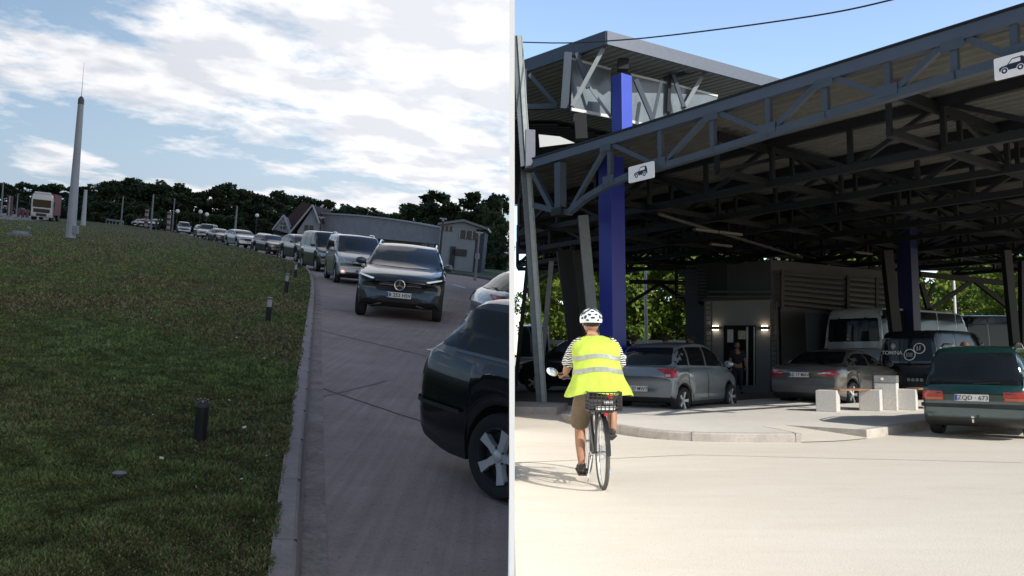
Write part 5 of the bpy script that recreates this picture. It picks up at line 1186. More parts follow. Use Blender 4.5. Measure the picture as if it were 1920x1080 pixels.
# ------------------------------------------------------------------ car pictogram signs on the truss
def car_sign(px0, px1, py0, py1, label, back=-.16):
    a = PT((px0+px1)/2, (py0+py1)/2, back); Wd = (PT(px1, (py0+py1)/2, back)-PT(px0, (py0+py1)/2, back)).length; Hh = (PT(px0, py0, back)-PT(px0, py1, back)).length
    t = thing('lane_sign', label, 'sign', a, ra, 'lane signs'); MV = Matrix(((1, 0, 0, 0), (0, 0, 1, 0), (0, 1, 0, 0), (0, 0, 0, 1)))
    w = MB(); w.prism(roundpoly([(-Wd/2, -Hh/2), (Wd/2, -Hh/2), (Wd/2, Hh/2), (-Wd/2, Hh/2)], Hh*.08, 4), -.012, .012, M=MV); w.build('board', mat('sign_white', (.80, .80, .82), .5, noise=.04, emit=(.8, .82, .9), estr=.12), t)
    w = MB(); s = Hh*.92
    body = [(-.60, -.18), (-.62, -.02), (-.52, .04), (-.30, .07), (-.24, .08), (-.02, .34), (.42, .36), (.50, .32), (.58, .10), (.60, -.16), (.5, -.18)]
    w.prism([(x*s*.98, y*s) for x, y in roundpoly(body, .03)], -.018, -.014, M=MV)
    def disc(cx, cy, r_, z, mi): w.prism([(cx+r_*math.cos(2*PI*k/20), cy+r_*math.sin(2*PI*k/20)) for k in range(20)], z-.002, z, M=MV, mi=mi)
    w.prism([(x*s*.98, y*s) for x, y in ((-.17, .10), (.0, .29), (.36, .30), (.36, .11))], -.0205, -.019, M=MV, mi=1)
    for cx in (-.36, .34): disc(cx*s, -.19*s, .17*s, -.020, 1); disc(cx*s, -.19*s, .135*s, -.023, 0); disc(cx*s, -.19*s, .06*s, -.026, 1)
    w.build('car_symbol', [mat('sign_ink', (.015, .018, .05), .5), MATS['sign_white']], t)
car_sign(1179, 1226, 308, 338, 'white lane sign with a small black car symbol, in front of the blue column')
car_sign(1865, 1934, 102, 143, 'white lane sign with a black car symbol at the right edge of the truss')

# ------------------------------------------------------------------ kiosk building
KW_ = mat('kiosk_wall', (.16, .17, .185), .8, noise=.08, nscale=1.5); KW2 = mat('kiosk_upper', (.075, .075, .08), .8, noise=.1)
ks = thing('kiosk_building', 'two level pale grey kiosk building with louvred terrace under the canopy', 'building')
K0 = RV(1450, 700, 27.0); K0.z = 0; KL = RV(1326, 700, 27.8); KL.z = 0; KR = RV(1700, 700, 31.4); KR.z = 0
dL = (KL-K0).normalized(); dR = (KR-K0).normalized()
def quadbox(mb, a, b, dep, z0, z1, mi=0):
    a = Vector((a.x, a.y, 0)); b = Vector((b.x, b.y, 0)); n = Vector((-(b-a).y, (b-a).x, 0)).normalized()
    if n.y < 0: n = -n
    P = [a, b, b+n*dep, a+n*dep]; V = [(p.x, p.y, z0) for p in P]+[(p.x, p.y, z1) for p in P]
    mb.add(V, [(0, 1, 5, 4), (1, 2, 6, 5), (2, 3, 7, 6), (3, 0, 4, 7), (4, 5, 6, 7)], mi)
zl_ = RV(1400, 563, 27.3).z
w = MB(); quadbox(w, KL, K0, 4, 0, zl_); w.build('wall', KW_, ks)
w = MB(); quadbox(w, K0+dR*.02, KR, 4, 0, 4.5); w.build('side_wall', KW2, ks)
w = MB(); quadbox(w, KL+Vector((0, 1.2, 0)), K0+Vector((0, 1.2, 0)), 3, zl_, RV(1400, 492, 28.5).z); w.build('upper_wall', mat('kiosk_navy', (.012, .015, .022), .8, noise=.2), ks)
w = MB(); quadbox(w, KL-dL*-.1+Vector((0, -.05, 0)), K0+Vector((0, -.05, 0)), 1.2, zl_, zl_+.10); w.build('terrace_slab', mat('slab_black', (.03, .03, .035)), ks)
# door, glazed, half open
def onL(px, py): d = ray(px, py); n = Vector((-dL.y, dL.x, 0)); t = (K0-CAM).dot(n)/d.dot(n); return CAM+d*t
nL_ = Vector((-dL.y, dL.x, 0)); nL_ = -nL_ if nL_.y > 0 else nL_
def panelL(px0, py0, px1, py1, off): 
    P = [onL(px0, py1), onL(px1, py1), onL(px1, py0), onL(px0, py0)]; return [p+nL_*off for p in P]
w = MB(); w.add(panelL(1357, 610, 1417, 722, .02), [(0, 1, 2, 3)]); dr = w.build('door', mat('door_black', (.006, .007, .009), .6, spec=.1), ks)
w = MB(); w.add(panelL(1364, 618, 1375, 642, .03), [(0, 1, 2, 3)]); w.build('door_window', mat('door_glass_bright', (.30, .31, .33), .2), dr)
w = MB(); w.add(panelL(1384, 620, 1399, 636, .03), [(0, 1, 2, 3)]); w.build('door_window', mat('door_glass_green', (.14, .20, .06), .2, noise=.5, nscale=6), dr)
w = MB(); a = onL(1401, 722)+nL_*.05; b = onL(1401, 613)+nL_*.05; w.beam(a, b, .06, .05, upv=(0, 1, 0)); a = onL(1414, 722)+nL_*.05; b = onL(1414, 613)+nL_*.05; w.beam(a, b, .035, .05, upv=(0, 1, 0)); w.build('door_frame', STEELL, dr)
for px in (1342, 1434):
    p = onL(px, 615)+nL_*.07; t = thing('wall_lamp', ['lit wall lamp left of the kiosk door', 'lit wall lamp right of the kiosk door'][px > 1400], 'lamp', p, math.atan2(dL.y, dL.x)+PI, 'lit wall lamps beside the kiosk door')
    w = MB(); w.box((0, 0, 0), (.26, .12, .11)); w.build('housing', mat('lamp_brown', (.05, .035, .025), .5), t)
    w = MB(); w.box((0, 0, .062), (.2, .09, .012)); w.box((0, 0, -.062), (.2, .09, .012)); w.build('lens', mat('lamp_warm', (1, .8, .55), .5, emit=(1, .78, .5), estr=14), t)
# air conditioning unit
p = RV(1416, 505, 28.2); t = thing('air_conditioner', 'white air conditioning unit on the kiosk upper wall', 'air conditioner', p)
w = MB(); w.box((0, 0, 0), (.75, .3, .52)); w.build('case', mat('ac_white', (.26, .27, .26), .6), t, bev=.02); w = MB(); w.lathe([(.19, -.16), (.2, -.17), (.05, -.165), (.001, -.165)], 18, axis='Y', c=(-.08, 0, 0)); w.build('fan_grille', DARKM, t)
# terrace railing and louvres
LOU = mat('louvre_black', (.022, .022, .026), .5)
for i in range(7):
    py = 513+i*9.2
    w = MB(); a = RV(1466, py, 26.9); b = RV(1690, py+18+i*1.0, 30.6); w.beam(a, b, .05, .09); w.build('louvre', LOU, ks)
for px, D in ((1467, 26.9), (1590, 28.7), (1644, 29.7)):
    w = MB(); k3 = (px-1466)/224*18; w.beam(RV(px, 506+k3, D), RV(px, 580+k3, D), .10, .10, upv=(0, 1, 0)); w.build('louvre_post', LOU, ks)
for py in (547, 556):
    w = MB(); w.beam(RV(1326, py, 27.4), RV(1452, py, 26.7), .04, .05); w.build('rail', LOU, ks)
for i in range(10):
    w = MB(); py = 505+i*6.3; w.beam(RV(1268, py, 29), RV(1324, py+1, 28), .04, .045); w.build('louvre', LOU, ks)
# ladder-like stair tower strips beside the walls
for (x0, x1, D) in ((1322, 1334, 27.2), (1446, 1456, 26.6)):
    t = thing('ladder', ['black steel ladder left of the kiosk door wall', 'black steel ladder at the front corner of the kiosk'][x0 > 1400], 'ladder', (0, 0, 0), 0, 'black kiosk ladders')
    for x in (x0, x1): w = MB(); w.beam(RV(x, 566, D), RV(x, 735, D), .045, .05, upv=(0, 1, 0)); w.build('rail', LOU, t)
    for i in range(17): w = MB(); py = 572+i*9.6; w.beam(RV(x0-2, py, D-.04), RV(x1+2, py, D-.04), .04, .035); w.build('rung', LOU, t)
w = MB(); quadbox(w, K0+dR*.4+Vector((0, -.1, 0)), K0+dR*1.7+Vector((0, -.1, 0)), .2, 0, 2.9); w.build('side_doorway', mat('doorway_black', (.01, .01, .012), .4), ks)
w = MB(); quadbox(w, K0+dR*1.75+Vector((0, -.1, 0)), K0+dR*2.6+Vector((0, -.1, 0)), .2, 1.2, 2.75); w.build('side_window', mat('side_glass', (.06, .08, .09), .1), ks)

# ------------------------------------------------------------------ vehicles of the yard
def veh(kind, pm, px, py, D, hd, name, label, cat='car', group=None, ref='rear', z=0, **kw):
    """rear centre of the vehicle at (px, D)"""
    L_ = kw.get('L', KINDS[kind]['L'])*kw.get('scale', 1); p = RV(px, py, D); u = Vector((math.sin(rad(hd)), math.cos(rad(hd))))
    return make_car(kind, pm, name, label, cat, (p.x+u.x*L_/2, p.y+u.y*L_/2, z), hd, group, **kw)
veh('hatch', P_('silver_blue', (.22, .255, .29), .5, .32), 1196, 775, 17.35, 40, 'parked_hatchback', 'silver blue hatchback with red tail lights parked at the paved island', rear='hatch', plate='IS 07 MWY', seams=True, scale=.99, L=3.62, H=1.58)
veh('sedan', P_('grey_beige', (.17, .165, .155), .5, .3), 1500, 765, 19.4, 47, 'parked_sedan', 'grey sedan with red tail lights behind the granite bench', rear='sedan', plate='BZ 17 MAV', seams=True, H=1.42, mm=BLACKP)
veh('estate', P_('dark_green', (.006, .040, .036), .35, .25), 1825, 812, 12.1, 38, 'estate_car', 'dark green estate car with a tow hook at the right edge', rear='estate', plate='ZQD · 673', seams=True, rails=True, scale=.86, H=1.66, rm=.05, rwin=(.97, 1.52))
vt, vc, vP = veh('van', P_('deep_navy', (.012, .014, .022), .3, .22), 1698, 740, 20.8, 54, 'graphics_van', 'black van with ring graphics and lettering on its back doors', 'van', rear='van', plate=None, W=1.66, H=2.02, L=4.6, scale=.96)
GRW = mat('vinyl_white', (.62, .64, .66), .5); GRG = mat('vinyl_grey', (.25, .27, .28), .5)
def rearpt(x, z):
    h, n, _, _ = vc.bvh.ray_cast(Vector((x, -6, z)), Vector((0, 1, 0))); return h.y-.016 if h else -vc.L/2-.02
def ring(mb, cx, cz, r_, wd, mi=0, a0=0, a1=2*PI, n=28):
    for k in range(n):
        u, v = a0+(a1-a0)*k/n, a0+(a1-a0)*(k+1)/n
        P = [(cx+rr_*math.cos(a), cz+rr_*math.sin(a)) for rr_, a in ((r_, u), (r_, v), (r_-wd, v), (r_-wd, u))]
        vc.decal(mb, 'rear', P, mi=mi, off=.014, sp=.5)
m_ = MB(); ring(m_, .12, 1.33, .155, .022)
for k in range(5): vc.decal(m_, 'rear', [(.03+k*.035, 1.27+.0*k), (.05+k*.035, 1.27), (.055+k*.035, 1.38+(.02 if k % 2 else 0)), (.035+k*.035, 1.38)], mi=1, off=.014)
vc.decal(m_, 'rear', [(.30, 1.44), (.315, 1.44), (.315, 1.56), (.30, 1.56)], off=.014); vc.decal(m_, 'rear', [(.34, 1.44), (.39, 1.46), (.39, 1.58), (.37, 1.58)], mi=1, off=.014)
vP(m_, 'ring_graphic', [GRW, GRG])
m_ = MB(); ring(m_, .36, 1.50, .145, .02); vP(m_, 'ring_graphic', [GRW, GRG])
for k in range(4): m_ = MB(); ring(m_, .02+k*.115, .66, .045, .03, n=12); vP(m_, 'dot_graphic', GRG)
vm_ = MB(); ring(vm_, -.36, 1.56, .075, .012, n=16)
for a in (60, 180, 300):
    ca, sa = math.cos(rad(a)), math.sin(rad(a)); vc.decal(vm_, 'rear', [(-.36+.065*ca-.012*sa, 1.56+.065*sa+.012*ca), (-.36-.05*ca-.012*sa, 1.56-.05*sa+.012*ca), (-.36-.05*ca+.012*sa, 1.56-.05*sa-.012*ca), (-.36+.065*ca+.012*sa, 1.56+.065*sa-.012*ca)], off=.014)
vP(vm_, 'emblem', GRW)
vP(text_mesh('TOMINA', .15, GRW), 'lettering', GRW, M=Matrix.Translation((-.36, rearpt(-.36, 1.36)-.045, 1.38)) @ Matrix.Rotation(rad(88), 4, 'X'))
for k, tx in enumerate(('TIK', 'A TOL', 'LUND')):
    vP(text_mesh(tx, .14, GRW), 'lettering', GRW, M=Matrix.Translation((vc.W/2*.93+.0, -vc.L/2+.75, 1.52-k*.2)) @ Matrix.Rotation(PI/2, 4, 'Z') @ Matrix.Rotation(rad(78), 4, 'X'))
veh('bus', P_('bus_white', (.50, .52, .55), .1, .4), 1597, 700, 27.0, 52, 'minibus', 'white minibus seen from behind in the shade of the canopy', 'bus', rear='bus', plate=None, W=2.15, H=2.9, L=7.6, rwin=(1.72, 2.5), rm=.1)
veh('bus', P_('coach_dark', (.05, .05, .055), .1, .4), 1775, 700, 34, 75, 'coach', 'dark coach with pale side panels behind the minibus', 'bus', rear='bus', plate=None, W=2.3, H=2.95, L=6.6, lod=0)
c4 = RV(1030, 700, 27.3); make_car('van', P_('black_mpv', (.010, .011, .013), .3, .22), 'parked_minivan', 'black minivan behind the leaning post in the shade', 'van', (c4.x+1.0, 28.3, 0), 285, lod=1, plate=None, W=1.85)
c5 = RV(985, 700, 42); make_car('van', P_('white_van', (.5, .52, .55), .1, .4), 'white_van', 'tall white van far behind the black minivan', 'van', (1.15, 44, 0), 0, lod=0, rear='van', H=2.9, W=1.85, scale=1)
c6 = RV(1245, 700, 33); make_car('sedan', P_('blue_sedan', (.10, .18, .30), .3, .3), 'parked_car', 'blue car roof beyond the silver hatchback', 'car', (c6.x, 34, 0), 80, lod=0)
c7 = RV(1190, 700, 36); make_car('van', P_('grey_van', (.20, .21, .24), .3, .3), 'parked_car', 'grey car beyond the blue column, left of the blue car', 'car', (c7.x, 39, 0), 90, lod=0, H=1.6)

# ------------------------------------------------------------------ granite benches and bin
GRAN = mat('granite', (.62, .60, .57), .7, noise=.35, nscale=60, bump=.1, bscale=120); WOOD = mat('bench_wood', (.32, .16, .09), .55, noise=.4, nscale=9)
bd = (RG(1640, 777)-RG(1560, 784)).normalized(); br = math.atan2(bd.y, bd.x)
def bench(px, py, nblk, span, label, rz_=None):
    p = RG(px, py, .125); t = thing('bench', label, 'bench', p, rb_, 'granite and wood benches')
    for k in range(2): w = MB(); w.box((k*span, 0, .215), (.40, .40, .43), LEGR); w.build('leg', GRAN, t, bev=.012)
    for k in range(4): w = MB(); w.box((span/2, -.15+k*.10, .435), (span-.30, .085, .03)); w.build('slat', WOOD, t)
    return t
rb_ = rad(14); LEGR = rad(-46); SLR = 0
b1 = bench(1553, 771, 2, 1.02, 'granite block bench with wooden slats, left of the granite bin')
p = RG(1664, 768, .125); t = thing('litter_bin', 'square granite litter bin with a metal collar between the benches', 'bin', p, rad(-32))
w = MB(); w.box((0, 0, .28), (.42, .42, .56)); w.build('body', GRAN, t, bev=.012); w = MB(); w.box((0, 0, .64), (.43, .43, .15)); w.build('collar', mat('bin_metal', (.30, .30, .31), .4, .5, noise=.2), t, bev=.01)
w = MB(); w.lathe([(.03, -.225), (.001, -.225)], 10, axis='Y', c=(-.05, 0, .65)); w.build('lock', CHROME, t)
b2 = bench(1700, 768, 2, .95, 'granite block bench with wooden slats, right of the bin beside the green estate')

# ------------------------------------------------------------------ poles and rails beyond, trees
for px, top, bot, D, lab in ((1210, 500, 640, 40, 'thin white lamp pole beyond the canopy, right of the blue column'), (1788, 522, 600, 48, 'thin white lamp pole beyond the canopy, above the coach')):
    a = RV(px, top, D); w = MB(); w.lathe([(.10, 0), (.07, a.z)], 8); solo('lamp_pole', w, mat('pole_white', (.75, .76, .76), .5), lab, 'pole', (a.x, D, 0), group='white lamp poles beyond the canopy')
t = thing('guard_rail', 'pale steel guard rail beyond the canopy in front of the trees', 'guard rail')
w = MB(); w.beam((.3, 43, 1.95), (26, 43, 1.95), .06, .22); w.build('rail', mat('rail_pale', (.5, .5, .48), .5), t)
for i in range(12): w = MB(); w.box((.8+i*2.2, 43.05, .95), (.1, .1, 1.9)); w.build('post', GREYM, t)
for i in range(3): tree_variant('r%d' % i, 51+i, 11, 7.0, .6, 34, 9500, .17, LEAFB, BARKP, .16)
tree_variant('rt', 61, 12, 4.5, 1.5, 26, 6500, .16, LEAFB, BARKP, .13, 'tall')
TR = 'sunlit trees beyond the canopy'
for i, (x, y, k, s) in enumerate(((1.9, 52, 'rt', .95), (4.6, 50, 'r0', .95), (8.3, 53, 'r1', 1.1), (11.3, 50, 'rt', 1.0), (14.6, 53, 'r2', 1.05), (18.5, 51, 'r1', .9), (23, 54, 'r0', .85), (27.5, 55, 'r1', .82), (32, 52, 'r2', .80), (36.5, 55, 'r0', .85), (41, 58, 'r1', .86), (45, 50, 'rt', .72), (6.5, 60, 'r2', 1.2), (12.5, 61, 'r0', 1.25), (20, 62, 'r1', 1.2), (30, 66, 'r2', 1.05), (38, 68, 'r1', 1.0), (47, 64, 'r0', .95), (3.4, 61, 'r1', 1.1))):
    tree('tree', k, (x, y, 0), s, i*1.7, 'leafy bright green tree standing beyond the canopy', group=TR, sx=1.0 if x > 3.5 else .62)
for i, (x, y) in enumerate(((3, 48), (7, 47), (12, 47), (17, 47.5), (24, 48), (30, 48), (37, 48), (43, 46))):
    tree('bush', 'bushr', (x, y, 0), .9, i*2.3, 'low green bush under the trees beyond the canopy', 'bush', 'low bushes beyond the canopy') if 'bushr' in TV else (tree_variant('bushr', 71, 3.2, 6, 0, 18, 4500, .13, LEAFB, BARK, .05), tree('bush', 'bushr', (x, y, 0), .9, i*2.3, 'low green bush under the trees beyond the canopy', 'bush', 'low bushes beyond the canopy', sx=.9))

for i in range(20):
    tree('tree', ('r0', 'r1', 'r2')[i % 3], (-.0+2.8+i*4.4, 76+(i % 3)*2, 0), 1.25+.1*(i % 2), i*2.1, 'leafy bright green tree standing beyond the canopy', group=TR, sx=1.15 if i else .55)
# ------------------------------------------------------------------ people
SKIN = mat('skin', (.32, .17, .11), .6, noise=.1, nscale=6); HAIRD = mat('hair_dark', (.02, .017, .015), .7)
SHIRTB = mat('shirt_pale_blue', (.30, .38, .52), .85, noise=.1); TROU = mat('trousers_dark', (.03, .035, .05), .85)
def head(par, c, r, skinm, hairm, yaw=0, hair=True):
    Mh = Matrix.Translation(c) @ Matrix.Rotation(yaw, 4, 'Z')
    mb = MB(); R3 = Mh.to_3x3()
    def sp(p, rr_, n=14, mi=0): mb.sphere(Mh @ Vector(p), rr_, n, mi, M=R3)
    sp((0, 0, 0), (r*.78, r*.95, r*1.12), 18); sp((0, r*.92, -r*.15), (r*.12, r*.2, r*.2), 8)
    for s_ in (1, -1): sp((s_*r*.8, -.05*r, -r*.08), (r*.1, r*.2, r*.28), 8); sp((s_*r*.3, r*.80, r*.08), (r*.12, r*.1, r*.08), 8, 1)
    sp((0, r*.85, -r*.5), (r*.28, r*.1, r*.07), 8, 2); sp((0, .35*r, -.75*r), (.5*r, .5*r, .4*r), 10)
    o = mb.build('head', [skinm, INK, mat('lip', (.3, .1, .09), .6)], par, 60)
    if hair:
        h = MB(); h.sphere(Mh @ Vector((0, -r*.12, r*.2)), (r*.86, r*.98, r*1.02), 16, M=R3); h.build('hair', hairm, o, 60)
    return o
def hand_nodes(base, d, side, curl=.4):
    """palm and five fingers as chains; returns nodes, edges relative to a wrist index 0"""
    d = Vector(d).normalized(); s = Vector(side).normalized(); n = d.cross(s)
    N_ = []; E_ = []
    for k in range(4):
        o = s*(.028-.019*k); L_ = (.075, .083, .078, .062)[k]; p0 = base+d*.07+o
        ids = [len(N_)]; N_.append((*(base+d*.03+o*.6), .011)); N_.append((*p0, .0095)); N_.append((*(p0+d*L_*.5-n*L_*curl*.4), .0085)); N_.append((*(p0+d*L_*.65-n*L_*curl*1.2), .0075))
        E_ += [(ids[0], ids[0]+1), (ids[0]+1, ids[0]+2), (ids[0]+2, ids[0]+3)]
    i = len(N_); N_ += [(*(base+d*.02+s*.02), .012), (*(base+d*.045+s*.05), .010), (*(base+d*.075+s*.06-n*.01), .0085)]; E_ += [(i, i+1), (i+1, i+2)]
    return N_, E_
def standing(name, label, loc, yaw, shirt, trousers, H=1.75, hairm=HAIRD, skinm=SKIN, arms='down', group=None):
    t = thing(name, label, 'person', loc, yaw, group); k = H/1.75
    nd = [(0, 0, .95, (.15, .11)), (0, 0, 1.12, (.14, .10)), (0, 0, 1.32, (.165, .11)), (0, 0, 1.45, (.08, .07)), (0, .01, 1.53, .055), (.19, 0, 1.40, .065), (.25, .02, 1.12, .045), (.26, .10, .88, .032), (-.19, 0, 1.40, .065), (-.25, .02, 1.12, .045), (-.26, .10, .88, .032),
          (.09, 0, .86, .095), (.10, .02, .48, .062), (.10, -.01, .10, .042), (.11, .13, .04, .035), (-.09, 0, .86, .095), (-.10, .02, .48, .062), (-.10, -.01, .10, .042), (-.11, .13, .04, .035)]
    ed = [(0, 1), (1, 2), (2, 3), (3, 4), (2, 5), (5, 6), (6, 7), (2, 8), (8, 9), (9, 10), (0, 11), (11, 12), (12, 13), (13, 14), (0, 15), (15, 16), (16, 17), (17, 18)]
    nd = [(x*k, y*k, z*k, (r_ if isinstance(r_, tuple) else (r_, r_))) for x, y, z, r_ in nd]; nd = [(x, y, z, (a*k, b*k)) for x, y, z, (a, b) in nd]
    me = skin_mesh(nd, ed, skinm); body = link('body', me, t)
    tr_ = skin_mesh([(0, 0, .98*k, (.165*k, .125*k))]+[(x, y, z, (r_[0]*1.16, r_[1]*1.16)) for x, y, z, r_ in (nd[11], nd[12], nd[13], nd[15], nd[16], nd[17])], [(0, 1), (1, 2), (2, 3), (0, 4), (4, 5), (5, 6)], trousers); link('trousers', tr_, t)
    sh = skin_mesh([(0, 0, .93*k, (.17*k, .13*k)), (0, 0, 1.12*k, (.165*k, .12*k)), (0, 0, 1.33*k, (.185*k, .128*k)), (0, 0, 1.45*k, (.09*k, .08*k)), (.19*k, 0, 1.40*k, .08*k), (.235*k, .015, 1.18*k, .068*k), (-.19*k, 0, 1.40*k, .08*k), (-.235*k, .015, 1.18*k, .068*k)], [(0, 1), (1, 2), (2, 3), (2, 4), (4, 5), (2, 6), (6, 7)], shirt); link('shirt', sh, t)
    shoe = MB()
    for s_ in (1, -1): shoe.sphere((s_*.105*k, .06, .045), (.05, .14, .05), 12)
    shoe2 = MB(); shoe2.v, shoe2.f, shoe2.m = shoe.v[:len(shoe.v)//2], shoe.f[:len(shoe.f)//2], shoe.m[:len(shoe.m)//2]; shoe2.build('shoe', INK, t, 60)
    shoe3 = MB(); shoe3.sphere((-.105*k, .06, .045), (.05, .14, .05), 12); shoe3.build('shoe', INK, t, 60)
    for s_, wn in ((1, 7), (-1, 10)):
        x, y, z, _ = nd[wn]; hn, he = hand_nodes(Vector((x, y, z-.0)), (0, .25, -1), (-s_, 0, 0)); hn = [(x, y, z, .028)]+hn; he = [(a+1, b+1) for a, b in he]+[(0, 1), (0, 5), (0, 9), (0, 13), (0, 17)]
        link('hand', skin_mesh(hn, he, skinm, 1), t)
    head(t, Vector((0, .02, 1.64*k)), .105*k, skinm, hairm)
    return t
for (px, D, lab, sh_, yw) in ((1189, 23.6, 'person in a dark shirt standing nearest the blue column beyond the hatchback', mat('shirt_slate', (.05, .055, .07), .9), .4), (1248, 23.2, 'person in a pale blue shirt, middle of three beyond the silver hatchback', SHIRTB, -.3), (1298, 23.0, 'person in a blue shirt beside the kiosk wall beyond the silver hatchback', mat('shirt_blue', (.16, .20, .34), .85), .8)):
    p = RV(px, 700, D); standing('person', lab, (p.x, D, 0), yw, sh_, TROU, 1.84)
p = RV(1383, 700, 26.4); standing('person', 'person in dark clothes standing in the kiosk doorway', (p.x, 26.4, 0), PI, mat('shirt_black', (.02, .02, .025), .9), TROU, 1.70)
p = RV(1812, 700, 17.2); standing('person', 'bald person whose head shows over the green estate car roof', (p.x, 17.2, 0), .6, mat('shirt_charcoal', (.025, .025, .03), .9), TROU, 1.55, hairm=mat('hair_sparse', (.10, .055, .04), .7))

# ------------------------------------------------------------------ the bicycle
BK_ = mat('bike_black', (.018, .018, .02), .35, .2, coat=.5, noise=.2)
ro = RG(1130, 916); RB = math.radians(2.5)
bi = thing('bicycle', 'black city bicycle with a rear wire crate and handlebar mirrors', 'bicycle', ro, RB)
def bwheel(y):
    t_ = MB(); R0 = .335; pts = [(0, y+R0*math.cos(a), R0+.005+R0*math.sin(a)) for a in np.linspace(0, 2*PI, 41)]
    t_.tube(pts, .021, 8); wo = t_.build('wheel', mat('tyre_grey', (.10, .10, .095), .85, noise=.3, nscale=30), bi, 60)
    r_ = MB(); r_.tube([(0, y+.308*math.cos(a), R0+.005+.308*math.sin(a)) for a in np.linspace(0, 2*PI, 33)], .011, 6); r_.build('rim', ALLOY, wo, 60)
    s_ = MB()
    for k in range(28):
        a = 2*PI*k/28; s_.tube([((.02 if k % 2 else -.02), y, R0), (0, y+.305*math.cos(a), R0+.305*math.sin(a))], .0013, 4)
    s_.build('spokes', CHROME, wo); h_ = MB(); h_.tube([(-.05, y, R0), (.05, y, R0)], .02, 10); h_.build('hub', CHROME, wo)
bwheel(0); bwheel(1.06)
f_ = MB(); BBp = (0, .46, .28); ST = (0, .27, .78); HT = (0, .80, .86); HB = (0, .86, .66)
for a, b, r_ in ((BBp, ST, .017), (ST, HT, .015), (BBp, HB, .02), (HT, HB, .02)): f_.tube([a, b], r_, 10)
for sx in (.06, -.06): f_.tube([BBp, (sx, 0, .34)], .01, 8); f_.tube([(sx*.3, .28, .74), (sx, 0, .34)], .009, 8); f_.tube([(sx*.5, .87, .64), (sx, 1.06, .34)], .012, 8)
f_.build('frame', BK_, bi, 60)
f_ = MB(); f_.tube([(0, .26, .78), (0, .235, .90)], .014, 8); f_.build('seat_post', CHROME, bi)
f_ = MB(); f_.sphere((0, .22, .93), (.11, .12, .035), 14); f_.sphere((0, .36, .935), (.035, .14, .025), 12); f_.build('saddle', mat('saddle_black', (.02, .02, .02), .6), bi, 60)
f_ = MB(); f_.tube([(0, .80, .86), (0, .79, 1.0)], .013, 8); f_.tube([(-.31, .62, 1.03), (-.25, .72, 1.04), (-.1, .80, 1.01), (.1, .80, 1.01), (.25, .72, 1.04), (.31, .62, 1.03)], .012, 8); hbk = f_.build('handlebar', BK_, bi, 60)
for sx in (1, -1):
    f_ = MB(); f_.tube([(sx*.27, .68, 1.04), (sx*.30, .72, 1.07), (-.38 if sx < 0 else .30, .70, 1.08 if sx < 0 else 1.20)], .006, 6); mr_ = f_.build('mirror_arm', BK_, hbk)
    f_ = MB(); R_ = Matrix.Rotation(rad(-25*sx), 3, 'Y'); f_.sphere((-.415 if sx < 0 else .315, .69, 1.10 if sx < 0 else 1.24), (.065, .012, .042), 16, M=R_); f_.build('mirror', mat('mirror_glass', (.8, .85, .9), .05, 1), bi, 60)
f_ = MB(); f_.tube([(-.05, .46, .28), (.05, .46, .28)], .022, 10)
f_.tube([(.06, .46, .28), (.07, .44, .45)], .01, 6); f_.tube([(-.06, .46, .28), (-.07, .48, .115)], .01, 6); f_.lathe([(.085, -.012), (.085, .012), (.03, .014), (.03, -.014), (.085, -.012)], 24, c=(.035, .46, .28), axis='X'); f_.build('crank', CHROME, bi, 40)
for (x, y, z) in ((.155, .44, .455), (-.115, .48, .11)): f_ = MB(); f_.box((x, y, z), (.09, .09, .022)); f_.build('pedal', BLACKP, bi)
f_ = MB(); f_.tube([(.035, .46, .365), (.035, .0, .37)], .004, 5); f_.tube([(.035, .46, .195), (.035, 0, .30)], .004, 5); f_.build('chain', CHROME, bi)
f_ = MB()   # rear mudguard
pts = [(0, .37*math.cos(a), .34+.37*math.sin(a)) for a in np.linspace(rad(75), rad(178), 14)]
for p, q in zip(pts, pts[1:]): f_.beam(p, q, .045, .004)
f_.build('mudguard', BK_, bi)
f_ = MB()   # carrier
for sx in (.07, -.07): f_.tube([(sx, .24, .74), (sx, -.22, .74)], .006, 6); f_.tube([(sx, -.12, .74), (sx*.9, 0, .35)], .005, 6)
for y in (.1, -.05, -.2): f_.tube([(-.07, y, .74), (.07, y, .74)], .005, 6)
f_.build('carrier', BK_, bi)
f_ = MB(); f_.box((0, -.245, .72), (.035, .02, .025)); f_.build('reflector', REDL, bi)
f_ = MB(); f_.tube([(-.09, .08, .30), (-.14, .10, .02)], .008, 6); f_.tube([(.06, .02, .32), (.075, -.02, .14)], .007, 6); f_.build('kickstand', CHROME, bi)
# crate
cr_ = thing('wire_crate', 'black plastic lattice crate with small goods on the rear carrier of the bicycle', 'crate', ro, RB)
f_ = MB(); cw, cd, z0_, z1_ = .155, .12, .752, .925; cyy = -.10
for z in np.linspace(z0_, z1_, 6):
    th = .012 if z > z1_-.01 or z < z0_+.01 else .006
    for sy in (1, -1): f_.box((0, cyy+sy*cd, z), (2*cw, .006, th))
    for sx in (1, -1): f_.box((sx*cw, cyy, z), (.006, 2*cd, th))
for i in range(9):
    x = -cw+2*cw*i/8
    for sy in (1, -1): f_.box((x, cyy+sy*cd, (z0_+z1_)/2), (.006, .007, z1_-z0_))
for i in range(7):
    for sx in (1, -1): f_.box((sx*cw, cyy-cd+2*cd*i/6, (z0_+z1_)/2), (.007, .006, z1_-z0_))
f_.build('lattice', mat('crate_black', (.02, .02, .022), .5), cr_)
f_ = MB(); f_.box((0, cyy, z0_+.004), (2*cw, 2*cd, .006)); f_.build('floor', MATS['crate_black'], cr_)
